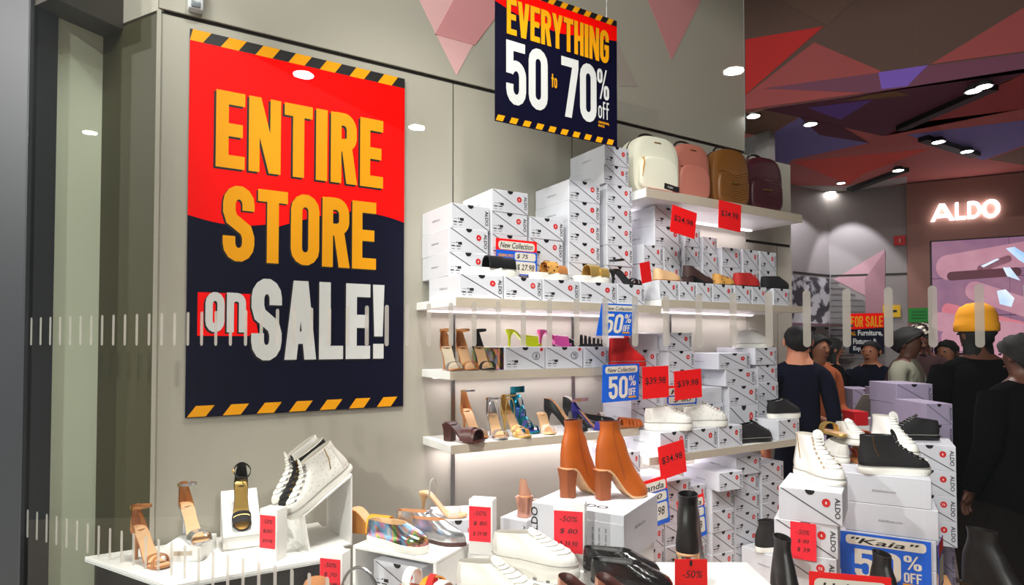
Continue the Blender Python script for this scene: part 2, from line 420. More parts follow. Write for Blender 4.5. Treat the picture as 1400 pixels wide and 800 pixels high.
struct('wall_end', bx(3.80, 3.86, WY + .12, corner.y, 0, ZC), m_back, label='end of the display wall')
er = corner + GT * 5.6
struct('wall_added_right', slab(er, er - GN * 7, .1, 0, 4.1, -1), mat('added_right_wall', (70, 62, 60), .7), label='added unseen dark wall closing the store at the far right')  # unseen wall added to keep ambient light out
# dark joint lines on the rear walls
def back_strip(name, pts, m, d, th=.01, parent=None):
    P = [bw_pt(x, y, d) for x, y in pts]
    o0 = Vector((GN.x * d, GN.y * d, 0))
    poly = [((p - o0).dot(GT), p.z) for p in P]
    vf = front_prism(poly, -th, 0)
    M = T(*o0) @ RZ(GA)
    return part(name, xf(vf, M), m, parent, None)
wb = bpy.data.objects['wall_back']; ws = bpy.data.objects['wall_side']
back_strip('joint', [(1136, 376), (1242, 373), (1242, 375.5), (1136, 378.5)], m_gap, BK, .006, wb)
p0 = wall_pt(1084, 372, corner.y); p1 = wall_pt(1134, 377, corner.y)
part('joint', bx(p0.x, corner.x, corner.y - .006, corner.y, 2.264, 2.28), m_gap, ws, None)
back_strip('painted_reflection', [(1140, 382), (1209, 341), (1209, 414), (1182, 404)], mat('back_reflection_pink', (196, 150, 158), .6), BK, .004, wb)  # reflection in the glass, painted onto the back wall
back_strip('painted_reflection', [(1182, 382), (1210, 343), (1210, 470), (1184, 430)], mat('back_reflection_rose', (168, 122, 132), .6), BK, .007, wb)
m_graf = checker_mat('graffiti', (190, 188, 190), (60, 58, 64), 9, .6, 'noise', .48, .55)
part('patterned_panel', bx(3.88, corner.x - .02, corner.y - .012, corner.y, .9, 2.24), m_graf, ws, None)
m_louvre = mat('louvre', (120, 114, 114), .6)
for k in range(14):
    zt = 380 + k * 8
    back_strip('slat', [(1136, zt), (1182, min(zt + 0, 500)), (1182, zt + 6.5), (1136, zt + 6.5)] if k > 3 else [(1136, zt), (1136 + (k + 1) * 11, zt + 6.5), (1136 + (k + 1) * 11, zt + 6.8), (1136, zt + 6.5)], m_louvre, BK, .012, wb)
# brand wall with the lit name and the video wall
br = struct('wall_brand', slab(bw_pt(1243, 470, BK - .08), bw_pt(1243, 470, BK - .08) + GT * 5, .07, 0, ZC - .012, 1), m_brandwall, label='brown wall panel carrying the lit shop name')
for v in br.data.vertices: pass
m_lit = mat('lit_letters', (255, 255, 255), .5, var=0, emit=1.2)
def along(x, y, d):
    p = bw_pt(x, y, d); o0 = Vector((GN.x * d, GN.y * d, 0)); return (p - o0).dot(GT), p.z
sgn = empty('lit_shop_name', 'white lit letters on the brown wall above the video screen', 'sign', M=T(*(GN * (BK - .09))) @ RZ(GA))
def ring_poly(cx, cz, rx, rz, t, n=28):
    o = [(cx + rx * math.cos(2 * PI * i / n), cz + rz * math.sin(2 * PI * i / n)) for i in range(n)]
    i_ = [(cx + (rx - t) * math.cos(2 * PI * i / n), cz + (rz - t) * math.sin(2 * PI * i / n)) for i in range(n)]
    V = [(x, y, z) for y in (-.03, 0) for x, z in o] + [(x, y, z) for y in (-.03, 0) for x, z in i_]
    F = []
    for i in range(n):
        j = (i + 1) % n
        F += [(i, j, 2 * n + j, 2 * n + i), (i, n + i, n + j, j), (2 * n + i, 2 * n + j, 3 * n + j, 3 * n + i)]
    return V, F
xa, za = along(1272, 299, BK - .09); xb_, zb = along(1366, 276, BK - .09); hgt = .155
wd = (xb_ - xa); zc = (za + zb) / 2 - hgt / 2 - .005
def lp(poly): return front_prism([(xa + x * wd, zc + z * hgt) for x, z in poly], -.03, 0)
part('letter', join(lp([(0, 0), (.06, 0), (.17, .82), (.13, 1)]), lp([(.13, 1), (.17, .82), (.29, 0), (.35, 0), (.21, 1)]), lp([(.08, .2), (.27, .2), (.25, .38), (.10, .38)])), m_lit, sgn, None)
part('letter', join(lp([(.37, 0), (.41, 0), (.41, 1), (.37, 1)]), lp([(.41, 0), (.52, 0), (.52, .18), (.41, .18)])), m_lit, sgn, None)
dq = arc(.62, .5, .12, .5, 90, -90, 14); di = arc(.62, .5, .075, .33, 90, -90, 14)
part('letter', join(lp([(.55, 0), (.59, 0), (.59, 1), (.55, 1)]), lp([(.59, 0), (.62, 0), (.62, .17), (.59, .17)]), lp([(.59, .83), (.62, .83), (.62, 1), (.59, 1)]), *[lp([dq[i], dq[i + 1], di[i + 1], di[i]]) for i in range(14)]), m_lit, sgn, None)
part('letter', ring_poly(xa + .88 * wd, zc + .5 * hgt, .125 * wd, .52 * hgt, .026), m_lit, sgn, None)

# concourse ceiling reflections painted as coloured triangles on the fascia and ceiling
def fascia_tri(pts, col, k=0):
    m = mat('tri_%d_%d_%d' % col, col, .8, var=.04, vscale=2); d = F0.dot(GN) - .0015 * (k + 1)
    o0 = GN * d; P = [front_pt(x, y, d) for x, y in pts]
    part('painted_reflection', xf(front_prism([((p - o0).dot(GT), max(p.z, ZC)) for p in P], -.001, 0), T(*o0) @ RZ(GA)), m, fa, None)
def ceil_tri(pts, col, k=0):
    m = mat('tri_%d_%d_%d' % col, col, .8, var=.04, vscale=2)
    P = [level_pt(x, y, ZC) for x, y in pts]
    part('painted_reflection', prism([(p.x, p.y) for p in P], ZC - .0015 * (k + 1), ZC - .0015 * k), m, ce, None)
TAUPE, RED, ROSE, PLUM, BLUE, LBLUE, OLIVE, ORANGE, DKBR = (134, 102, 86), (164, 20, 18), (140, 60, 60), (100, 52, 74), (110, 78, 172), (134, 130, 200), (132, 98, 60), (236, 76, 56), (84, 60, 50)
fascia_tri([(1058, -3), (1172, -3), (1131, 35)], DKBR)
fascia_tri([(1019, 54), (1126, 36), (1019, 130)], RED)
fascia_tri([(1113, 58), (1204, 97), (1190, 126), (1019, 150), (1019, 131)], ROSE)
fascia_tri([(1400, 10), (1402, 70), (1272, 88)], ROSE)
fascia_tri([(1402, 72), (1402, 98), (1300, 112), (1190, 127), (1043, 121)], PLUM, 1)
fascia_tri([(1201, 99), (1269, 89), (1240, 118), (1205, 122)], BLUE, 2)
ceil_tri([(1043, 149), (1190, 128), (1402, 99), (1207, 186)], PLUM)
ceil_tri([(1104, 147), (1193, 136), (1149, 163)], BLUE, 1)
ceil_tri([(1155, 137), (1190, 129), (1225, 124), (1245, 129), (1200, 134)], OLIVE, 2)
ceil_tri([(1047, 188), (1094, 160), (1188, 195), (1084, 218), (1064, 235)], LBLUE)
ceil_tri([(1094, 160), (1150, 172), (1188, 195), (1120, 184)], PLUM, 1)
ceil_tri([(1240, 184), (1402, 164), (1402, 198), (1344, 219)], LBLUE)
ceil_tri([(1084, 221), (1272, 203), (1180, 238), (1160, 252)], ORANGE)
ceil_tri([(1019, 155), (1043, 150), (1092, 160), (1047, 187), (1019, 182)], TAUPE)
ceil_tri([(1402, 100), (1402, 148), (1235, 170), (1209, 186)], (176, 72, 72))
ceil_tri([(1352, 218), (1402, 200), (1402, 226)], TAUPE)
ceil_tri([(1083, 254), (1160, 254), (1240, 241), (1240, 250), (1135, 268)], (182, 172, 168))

# the concourse in front of the shop window: its ceiling with round downlights
def lamp_pt(px, py, z=4.4):
    v_ = level_pt(px, py, z); dd = v_.dot(GN); return v_ - GN * (2 * (dd - GD))      # seen as a reflection in the glass
struct('ceiling_concourse', prism([tuple((GT * t + GN * d).xy) for t, d in ((-5, -8), (5, -8), (5, GD - .15), (-5, GD - .15))], 4.42, 4.5), mat('concourse_ceiling', (62, 60, 58), .9), label='grey concourse ceiling in front of the shop')
for (px, py, pw, rr), lb in zip(((415, 103, 85, .1), (570, 175, 210, .1), (1003, 98, 150, .1), (123, 182, 50, .08)), ('mirrored over the red of the tall poster', 'mirrored beside the tall poster edge', 'mirrored beside the red painted reflection', 'mirrored over the greenish jamb')):
    q = lamp_pt(px, py); o = empty('concourse_downlight', 'round concourse ceiling downlight ' + lb, 'ceiling light', (q.x, q.y, 4.42))
    part('trim_ring', loft([[Vector((r_ * math.cos(i * PI / 12), r_ * math.sin(i * PI / 12), z)) for i in range(24)] for r_, z in ((rr * 1.25, 0), (rr * 1.2, -.015), (rr, -.015), (rr, -.002))]), m_steel, o)
    d_ = bpy.data.lights.new('downlight_lamp', 'AREA'); d_.shape = 'DISK'; d_.size = rr * 2; d_.energy = pw; d_.color = (1, .97, .93)
    l_ = bpy.data.objects.new('downlight_lamp', d_); COL.objects.link(l_); l_.location = (q.x, q.y, 4.404)

# the shop window: two panes, frosted dashes
m_glass = bpy.data.materials.new('window_glass'); m_glass.use_nodes = True
nt = m_glass.node_tree; nt.nodes.clear()
out = nt.nodes.new('ShaderNodeOutputMaterial'); mx = nt.nodes.new('ShaderNodeMixShader'); tr = nt.nodes.new('ShaderNodeBsdfTransparent'); gs = nt.nodes.new('ShaderNodeBsdfGlossy'); fr = nt.nodes.new('ShaderNodeFresnel')
tr.inputs[0].default_value = (.965, .985, .972, 1); gs.inputs['Roughness'].default_value = .0; fr.inputs[0].default_value = 1.33
nt.links.new(fr.outputs[0], mx.inputs[0]); nt.links.new(tr.outputs[0], mx.inputs[1]); nt.links.new(gs.outputs[0], mx.inputs[2]); nt.links.new(mx.outputs[0], out.inputs[0])
m_frost = bpy.data.materials.new('frosted_film'); m_frost.use_nodes = True
nt = m_frost.node_tree; b = nt.nodes['Principled BSDF']; b.inputs['Base Color'].default_value = lin((226, 222, 214)); b.inputs['Roughness'].default_value = .9
tr2 = nt.nodes.new('ShaderNodeBsdfTransparent'); tr2.inputs[0].default_value = (.9, .9, .88, 1); mx2 = nt.nodes.new('ShaderNodeMixShader'); mx2.inputs[0].default_value = .72
o_ = [n for n in nt.nodes if n.type == 'OUTPUT_MATERIAL'][0]
tl = nt.nodes.new('ShaderNodeBsdfTranslucent'); tl.inputs[0].default_value = lin((226, 222, 214)); mx3 = nt.nodes.new('ShaderNodeMixShader'); mx3.inputs[0].default_value = .5
nt.links.new(b.outputs[0], mx3.inputs[1]); nt.links.new(tl.outputs[0], mx3.inputs[2])
nt.links.new(tr2.outputs[0], mx2.inputs[1]); nt.links.new(mx3.outputs[0], mx2.inputs[2]); nt.links.new(mx2.outputs[0], o_.inputs[0])
win = bpy.data.objects.new('window_1', None); COL.objects.link(win); win['kind'] = 'structure'; win['label'] = 'shop window of two glass panes with rows of frosted dashes'
win.matrix_world = T(*(GN * GD)) @ RZ(GA)
sL = (glass_left - GN * GD).dot(GT); sJ = (front_pt(1258, 400, GD) - GN * GD).dot(GT)
def pane(x0, x1): return ([(x0, 0, 0), (x1, 0, 0), (x1, 0, 4.1), (x0, 0, 4.1)], [(0, 1, 2, 3)])
part('pane', pane(sL, sJ - .001), m_glass, win, None); part('pane', pane(sJ + .001, sJ + 3.2), m_glass, win, None)
dash_me = mesh_of('frosted_dash', flat([rrect(-.0062, .0062, 0, .099, .0062, 6)], 0.0), m_frost)
s0 = (front_pt(237.5, 440, GD) - GN * GD).dot(GT); sp = ((front_pt(1340, 440, GD) - GN * GD).dot(GT) - s0) / 32
k = -20
while k < 42:
    s = s0 + k * sp
    if s > sL + .01:
        link('frosted_dash', dash_me, win, T(s, .003, 1.594))
        if k < 14: link('frosted_dash', dash_me, win, T(s, .003, .918))
    k += 1
# ------------------------------------------------------------------ posters and signs
m_navy = mat('print_navy', (7, 7, 34), .5, var=.04, spec=.15); m_pred = mat('print_red', (255, 4, 1), .55, var=.0, spec=.1)
m_amber = mat('print_amber', (238, 160, 10), .5, var=.03, spec=.2); m_silver = mat('print_grey', (212, 212, 210), .45, var=.03)
m_pblack = mat('print_black', (20, 18, 20), .5); m_blue = mat('print_blue', (14, 96, 214), .45, var=.03); m_cardred = mat('card_red', (246, 8, 14), .5, var=.03)
m_cream = mat('print_cream', (226, 220, 208), .5, var=.02); m_ink = mat('marker_ink', (22, 20, 24), .6)
m_pink_card = mat('card_pinkred', (240, 30, 52), .5, var=.03)

PW, PH = .862, 1.472
ps = tag(part('sale_poster', bx(0, PW, -.004, 0, 0, PH), m_navy, None, None, M=T(.173, WY - .006, 1.322)), 'tall red and navy poster reading ENTIRE STORE on SALE on the side wall', 'poster')
wave = [(i / 40, .518 - .016 * math.sin(min(1, i / 14) * PI * .95) if i < 14 else .503 + .078 * math.sin((i - 14) / 26 * PI * .62) - .018 * (max(0, i - 30) / 10)) for i in range(41)]
part('red_field', flat([[(u * PW, v * PH) for u, v in wave] + [(PW, PH - .044), (0, PH - .044)]], -.0048), m_pred, ps, None)
def stripes(n, W, z0, z1, wd, first=0.0, skew=.03, y=-.0050):
    q = []
    for i in range(n):
        x = first + i * (W - first) / n
        q.append([(max(0, x), z0), (min(W, x + wd), z0), (min(W, x + wd + skew), z1), (min(W, max(0, x + skew)), z1)])
    return flat(q, y)
part('top_stripe', flat([[(0, PH - .044), (PW, PH - .044), (PW, PH), (0, PH)]], -.0046), m_pblack, ps, None)
part('hazard_stripe', stripes(7, PW, PH - .044, PH, .064, -.02), m_amber, ps, None)
part('hazard_stripe', stripes(7, PW, .003, .044, .064, .006), m_amber, ps, None)
def word(s, x0, x1, z0, z1, m, parent, y, shadow=None, gap=.06, t=.155, slope=0.0):
    if shadow: part('letter_shadow', block_word(s, x0 - shadow, x1 - shadow, z0 - shadow, z1 - shadow, y + .0004, gap, slope, t), m_pblack, parent, None)
    return part('lettering', block_word(s, x0, x1, z0, z1, y, gap, slope, t), m, parent, None)
word('ENTIRE', .093, .762, .96, 1.26, m_amber, ps, -.0058, .008, t=.185)
word('STORE', .121, .732, .600, .893, m_amber, ps, -.0058, .006, gap=.05, t=.18)
part('red_tab', flat([[(.037, .308), (.255, .308), (.225, .473), (.037, .473)]], -.0052), m_pred, ps, None)
word('on', .064, .207, .322, .53, m_silver, ps, -.0058, .006, gap=.05, t=.19)
word('SALE!', .227, .771, .213, .535, m_silver, ps, -.0060, .006, gap=.045, t=.19)

HY = 2.2; HW, HH = .657, .595
hs = tag(part('hanging_sign', bx(0, HW, 0, .004, 0, HH), m_navy, None, None, M=T(1.264, HY, 2.518)), 'square navy and red sign reading EVERYTHING 50 to 70% off hung above shoe boxes', 'sign')
part('red_field', flat([[(0, .50), (.08, .478), (.2, .455), (.33, .45), (.47, .47), (HW, .50), (HW, HH - .028), (0, HH - .028)]], -.0006), m_pred, hs, None)
part('top_stripe', flat([[(0, HH - .028), (HW, HH - .028), (HW, HH), (0, HH)]], -.0005), m_pblack, hs, None)
part('hazard_stripe', stripes(10, HW, HH - .028, HH, .030, .0, .018, -.0010), m_amber, hs, None)
part('hazard_stripe', stripes(10, HW, .003, .028, .034, .002, .012, -.0010), m_amber, hs, None)
word('EVERYTHING', .055, .607, .378, .53, m_amber, hs, -.0016, .003, gap=.05, t=.175)
word('50', .052, .262, .085, .352, m_silver, hs, -.0016, None, gap=.06, t=.165)
word('to', .282, .312, .20, .26, m_amber, hs, -.0016)
word('70', .335, .533, .085, .352, m_silver, hs, -.0016, None, gap=.04, t=.165)
word('%', .537, .607, .205, .345, m_silver, hs, -.0016)
word('off', .543, .607, .115, .195, m_silver, hs, -.0016, t=.14)
text('ORIGINAL', .014, m_amber, hs, .543, -.0016, .092, .0004); text('PRICE', .014, m_amber, hs, .543, -.0016, .076, .0004)
for xx in (.06, HW - .06): part('hanging_wire', tube([(xx, .002, HH - .01), (xx, .002, 4.11 - 2.518)], .0012, 5), m_steel, hs)

sens = empty('wall_sensor', 'small grey sensor box on the upper wall above the tall poster', 'sensor', M=T(.19, WY, 2.862))
part('housing', bx(-.026, .026, -.035, .002, 0, .09), mat('sensor_plastic', (206, 208, 212), .4), sens, 40, .006); part('lens', bx(-.016, .016, -.04, -.03, .006, .03), mat('sensor_lens', (120, 124, 130), .3), sens, 40, .003)

def fit_text(s, x0, x1, z, h, m, parent, y, bold=.0, shear=0, name='lettering'):
    me = text_mesh(s, 1.0, m, bold, 1.0, shear)
    xs_ = [v.co.x for v in me.vertices]; zs_ = [v.co.z for v in me.vertices]
    kx = (x1 - x0) / (max(xs_) - min(xs_)); kz = h / (max(zs_) - min(zs_))
    M = T(x0 - min(xs_) * kx, y, z - min(zs_) * kz) @ Matrix.Diagonal((kx, 1, kz, 1))
    return link(name, me, parent, M)
def card(name, label, cat, w, h, m, M, group=None, th=.0015, skew=0.0):
    o = part(name, front_prism([(0, 0), (w, 0), (w + skew, h), (skew, h)], 0, th), m, None, None)
    o.matrix_world = M
    return tag(o, label, cat, group)
def sale50(label, w, h, M, script='New Collection', skew=0.0, group=None):
    o = card('sale_card', label, 'sign', w, h, m_blue, M, group, .002, skew)
    k = skew / h
    part('cream_box', flat([[(x + k * z, z) for x, z in rrect(w * .07, w * .95, h * .76, h * .95, h * .07)]], -.0006), m_cream, o, None)
    fit_text(script, w * .13 + k * h * .85, w * .88 + k * h * .85, h * .79, h * .12, m_ink, o, -.0012, .012, .25)
    sl = [('50', .17, .68, .08, .68), ('%', .71, .90, .40, .68), ('OFF', .71, .90, .14, .34)]
    for s, a, b_, c, d in sl:
        vf = block_word(s, w * a, w * b_, h * c, h * d, -.0012, .06)
        vf = ([(x + k * z, y, z) for x, y, z in vf[0]], vf[1])
        part('lettering', vf, m_cream, o, None)
    part('yellow_line', flat([[(w * .70 + k * h * .1, h * .08), (w * .92 + k * h * .1, h * .08), (w * .92 + k * h * .12, h * .12), (w * .70 + k * h * .12, h * .12)]], -.0012), m_amber, o, None)
    return o
def price(label, s, p, M, w=.15, h=.13, group=None, m=None):
    o = card('price_card', label, 'price tag', w, h, m or m_cardred, M, group)
    fit_text(s, w * .1, w * .88, h * .42, h * .24, m_ink, o, -.0008, .008)
    return o
def facing(p, deg=0.0, roll=0.0, tilt=0.0):   # frame for a card: lower left corner p, yaw against the side wall
    return T(*p) @ RZ(math.radians(deg)) @ RY(math.radians(roll)) @ RX(math.radians(tilt))

# ------------------------------------------------------------------ shelves
def shelf(name, label, x0, x1, z, y0=2.335, y1=WY, th=.034, led=True, m_top=None, power=1):
    o = empty(name, label, 'shelf', (0, 0, 0))
    part('board', bx(x0, x1, y0 + .004, y1, z - th, z), m_top or m_white, o, None, .0015)
    part('front_edge', bx(x0, x1, y0 - .002, y0 + .0035, z - th - .002, z + .001), m_shelf_edge, o, None)
    if led:
        part('light_strip', bx(x0 + .04, x1 - .04, y1 - .05, y1 - .03, z - th - .008, z - th - .0005), m_led, o, None)
        d = bpy.data.lights.new('shelf_light', 'AREA'); d.shape = 'RECTANGLE'; d.size = x1 - x0 - .1; d.size_y = .02; d.energy = power; d.color = (1, .90, .97)
        l = bpy.data.objects.new('shelf_light', d); COL.objects.link(l); l.location = ((x0 + x1) / 2, y1 - .06, z - th - .014); l.rotation_euler = (math.radians(-12), 0, 0)
    return o
shelf('wall_shelf', 'upper wall shelf loaded with the tallest stacks of shoe boxes', 1.10, 2.22, 1.785, 2.225, power=.65)
shelf('wall_shelf', 'upper wall shelf under the four backpacks, lined with shoe boxes', 2.224, 3.42, 1.818, 2.225, power=.7)
shelf('wall_shelf', 'middle wall shelf carrying neon mules and three shoe boxes', 1.128, 2.172, 1.484, power=.6)
shelf('wall_shelf', 'lower wall shelf carrying a row of heeled sandals and pumps', 1.133, 2.172, 1.178, power=1.3)
shelf('wall_shelf', 'wall shelf carrying white sneakers and black sneakers on boxes', 2.10, 3.36, 1.058, 2.185, power=1.1)
shelf('wall_shelf', 'high wall shelf carrying four backpacks', 2.16, 3.42, 2.372, 2.26, th=.045, power=.8)
for i, x in enumerate((1.283, 1.984, 2.69)):
    struct('trim_%d' % (4 + i), bx(x - .009, x + .009, WY - .008, WY - .0005, .3, 1.79), m_steel, label='steel shelf upright in the joint of the side wall')
ws_ = empty('floor_bench', 'low wooden bench under the stacked shoe boxes along the wall', 'bench')
m_wood = mat('bench_wood', (196, 138, 72), .5, var=.2, vscale=6)
part('top', bx(1.95, 3.195, 1.94, 2.62, .245, .28), m_wood, ws_, None, .003)
for x in (2.0, 3.15): part('leg', bx(x - .02, x + .02, 2.05, 2.58, 0, .245), m_wood, ws_, None)

# ------------------------------------------------------------------ shoe boxes
m_box = mat('box_card', (210, 211, 218), .5, var=.025, vscale=9); m_boxline = mat('box_seam', (74, 72, 76), .7); m_dot = mat('size_dot', (206, 30, 32), .5); m_dotw = mat('dot_digits', (250, 235, 235), .5)
BW, BD, BH = .187, .300, .098
_body = mesh_of('shoe_box', bx(-BW / 2, BW / 2, -BD / 2, BD / 2, 0, BH), m_box, None, .0016, 1)
YF = -BD / 2 - .0006
_seam = mesh_of('lid_seam', flat([[(-BW / 2 + .004, BH - .003), (-BW / 2 + .011, BH - .003), (BW / 2 - .004, .003), (BW / 2 - .011, .003)]], YF), m_boxline)
_hole = mesh_of('thumb_hole', xf(disc(.0145, 10, YF - .0002, PI, 2 * PI), T(0, 0, BH - .0005)), m_pblack)
_dotm = mesh_of('size_sticker', xf(disc(.0125, 16, YF - .0003), T(.047, 0, BH * .66)), m_dot)
def rects(l, y): return flat([[(a, c), (b, c), (b, d), (a, d)] for a, b, c, d in l], y)
_print = mesh_of('label_print', rects([(-.052, -.034, .030, .041), (-.060, -.055, .036, .041), (-.082, -.062, .036, .037), (-.084, -.066, .022, .026), (-.060, -.040, .022, .026), (-.082, -.068, .012, .0135), (-.056, -.042, .012, .0135)], YF - .0002), m_ink)
_digits = [text_mesh(s, .011, m_dotw, .0003, .9, 0, 'CENTER') for s in ('6', '7', '8', '9', '10', '7.5', '6.5', '8.5')]
_aldo = text_mesh('ALDO', .021, m_ink, .0003, 1.05, 0, 'CENTER')
_url = text_mesh('AldoShoes.com', .0125, mat('url_ink', (110, 108, 112), .6), 0, 1.0, 0, 'CENTER')
_n = [0]
def shoebox(x, y, z, label, group, w=BW, d=BD, h=BH, yaw=0.0, print_=True, dot=True, roll=0.0, brand=True, seam=True, url=True):
    """x, y = lower corner of the label face at its url side"""
    c = Matrix.Rotation(yaw, 3, 'Z') @ Vector((w / 2, d / 2, 0))
    o = link('shoe_box', _body); o.location = (x + c.x, y + c.y, z); o.rotation_euler = (roll, 0, yaw); o.scale = (w / BW, d / BD, h / BH)
    tag(o, label, 'box', group)
    k = _n[0]; _n[0] += 1
    if seam: link('lid_seam', _seam, o); link('thumb_hole', _hole, o)
    if dot:
        s = link('size_sticker', _dotm, o); link('size_digits', _digits[(k * 5 + k // 3) % 8], s, T(.047, YF - .0006, BH * .66 - .004))
    if print_: link('label_print', _print, o)
    if brand: link('brand_print', _aldo, o, T(BW / 2 - .021, YF - .0004, BH * .52) @ RY(PI / 2))
    if url: link('web_print', _url, o, T(-BW / 2 - .0006, .0, BH * .44) @ RZ(-PI / 2))
    return o
ORD = ('bottom', 'second', 'third', 'fourth', 'fifth', 'sixth', 'seventh', 'eighth', 'ninth', 'tenth', 'eleventh', 'twelfth', 'thirteenth')
def nth(i, desc): return ('bottom white shoe box in ' if i == 0 else 'white shoe box, %s up in ' % ORD[i]) + desc
def stack(x, y, z, n, desc, group, w=BW, h=BH, d=BD, jit=.002, i0=0, yj=.008, **kw):
    for i in range(n):
        shoebox(x + random.uniform(-jit, jit), y + random.uniform(-jit, jit), z + i * h, nth(i + i0, desc), group, w, d, h, yaw=random.uniform(-yj, yj), **kw)
G1 = 'shoe boxes on the upper shelf beside the backpacks'
Z1 = 1.786; Z1b = 1.8835
for (x, w_), lb in zip(((1.122, .204), (1.333, .189), (1.528, .197), (1.731, .214), (1.953, .173)), ('shelf end under the black slide', 'shelf under the collection card', 'shelf under the leopard slide', 'shelf under the gold slide', 'shelf under the black slingback')): shoebox(x, 2.24, Z1, 'white shoe box lying on the upper ' + lb, G1, w_, h=.097)
for i, x in enumerate((1.121, 1.125, 1.134)): shoebox(x, 2.342, Z1b + i * .1026, nth(i, 'the end stack beside the tall poster'), G1, .186, d=.284, h=.1025, yaw=(-.02, .0, .03)[i], dot=i < 2)
stack(1.328, 2.342, Z1b, 4, 'the stack behind the collection card', G1, .186, .0981, .284)
stack(1.527, 2.342, Z1b, 3, 'the short stack between collection card and gold slide', G1, .187, .0974, .284)
stack(1.745, 2.342, Z1b, 5, 'the stack behind the gold slide', G1, .187, .0983, .284)
stack(1.976, 2.342, Z1b, 5, 'the tallest stack beside the cream backpack', G1, .165, .1005, .284)
stack(1.962, 2.342, Z1b + 5 * .1005, 2, 'the tallest stack beside the cream backpack', G1, .158, .0955, .284, i0=5)
G2 = 'shoe boxes on the upper shelf under the backpacks'
Z2 = 1.819; Z2b = 1.9165
for (x, w_), lb in zip(((2.225, .13), (2.362, .122), (2.489, .117), (2.611, .165), (2.784, .142), (2.93, .125), (3.117, .149)), ('nude flat', 'lace pump heel', 'lace pump toe', 'leopard flat', 'red loafer heel', 'red loafer toe', 'black loafer')): shoebox(x, 2.24, Z2, 'white shoe box lying on the upper shelf under the ' + lb, G2, w_, h=.097)
stack(2.218, 2.342, Z2b, 2, 'the small stack behind the nude flat', G2, .135, .095, .284); stack(2.36, 2.342, Z2b, 2, 'the small stack below the $24.98 card', G2, .115, .095, .284)
for i in range(2): shoebox(2.295, 2.342, Z2b + .1905 + i * .1065, ('lower' if i == 0 else 'upper') + ' big white shoe box behind the $24.98 card', G2, .195, .284, .106 if i == 0 else .1)
stack(2.515, 2.342, Z2b, 3, 'the narrow stack between the two price cards', G2, .115, .102, .284); stack(2.65, 2.342, Z2b, 2, 'the narrow stack below the $34.98 card edge', G2, .125, .09, .284)
shoebox(2.655, 2.342, Z2b + .181, 'topmost white shoe box of the narrow stack below the $34.98 card edge', G2, .11, .284, .088)
stack(2.805, 2.342, Z2b, 2, 'the pair behind the red loafer', G2, .16, .112, .284); stack(2.985, 2.342, Z2b, 2, 'the pair between red and black loafers', G2, .14, .113, .284); stack(3.137, 2.342, Z2b, 2, 'the last pair behind the black loafer', G2, .15, .113, .284)
# middle shelf: three boxes, one with a rainbow foil side
Z3 = 1.485
for x, lb, nm, w_ in ((1.398, 'white shoe box under the neon yellow mule on the middle shelf', '8', .212), (1.615, 'white shoe box under the bright pink mule on the middle shelf', '75', .212), (1.836, 'white shoe box beside the red high top on the middle shelf', None, .15)):
    o = shoebox(x, 2.345, Z3, lb, None, w_, h=.1, dot=nm is None, brand=nm is None)
    if nm:
        c = part('pen_circle', xf(tube([(.018 * math.cos(a_ * PI / 8), 0, .016 * math.sin(a_ * PI / 8)) for a_ in range(16)], .0009, 4, True), T(.05, YF - .0008, BH * .6)), m_ink, o)
        link('pen_digits', text_mesh(nm, .026, m_ink, 0, .8, .2, 'CENTER'), c, T(.05, YF - .001, BH * .5))
        part('red_sticker', flat([[(.07, .08), (.083, .08), (.083, .094), (.07, .094)]], YF - .0008), m_dot, o, None)
hb = tag(part('foil_box_side', bx(0, .02, 0, .26, 0, .099), holo_mat('rainbow_foil', 9, (150, 140, 170)), None, None, .0012, M=T(1.376, 2.352, Z3)), 'rainbow foil side of the shoe box behind the black sandal', 'box')  # foil side of the first box, built as a thin separate piece
part('lid_seam', bx(-.0004, .0204, -.0005, .2605, .078, .08), m_boxline, hb, None)
part('thumb_hole', xf(disc(.006, 10, -.0006, PI, 2 * PI), T(.01, 0, .0985)), m_pblack, hb, None)
# shelf with white sneakers
G4 = 'shoe boxes on the sneaker shelf'
Z4 = 1.059; Z4b = 1.1695
for (x, w_, h_), lb in zip(((2.18, .188, .11), (2.374, .21, .11), (2.594, .184, .11), (3.085, .19, .112)), ('the chunky white sneaker', 'the croc textured sneaker', 'the toe of the croc sneaker, by the black trainer', 'the black knit sneaker')): shoebox(x, 2.195, Z4, 'white shoe box under ' + lb, G4, w_, .147 if x > 3 else .3, h_)
YS = 2.345; DS = .282
dA, dB, dC, dD = 'the stack behind the blue 50% card', 'the stack behind the croc sneaker', 'the jutting stack behind the black trainer', 'the end stack beside the person in navy'
stack(2.18, 2.402, Z4b, 3, dA, G4, .2, .0971, .226); shoebox(2.178, 2.402, Z4b + .2915, nth(3, dA), G4, .205, .226, .108); shoebox(2.178, 2.402, Z4b + .3998, 'plain topmost white box of the stack behind the blue 50% card', G4, .195, .226, .083, seam=False, dot=False, print_=False, brand=False)
stack(2.392, YS, Z4b, 4, dB, G4, .195, .0981, DS); shoebox(2.382, YS, Z4b + .3926, nth(4, dB), G4, .185, DS, .096)
shoebox(2.61, YS, Z4b, 'white shoe box wedged beside the croc sneaker stack', G4, .2, DS, .1); shoebox(2.60, YS, Z4b + .1005, 'plain white box wedged on top beside the croc sneaker stack', G4, .2, DS, .09, seam=False, dot=False, print_=False, brand=False)
for i, x in enumerate((2.84, 2.84, 2.815, 2.76)): shoebox(x, YS - .015, Z4b + (-.1095, .081, .1915, .287)[i], nth(i, dC), G4, (.25, .252, .252, .265)[i], DS, (.19, .11, .095, .09)[i])
stack(3.115, YS + .005, Z4, 4, dD, G4, .185, .1041, DS); shoebox(3.09, YS, Z4 + .4167, nth(4, dD), G4, .195, DS, .1)
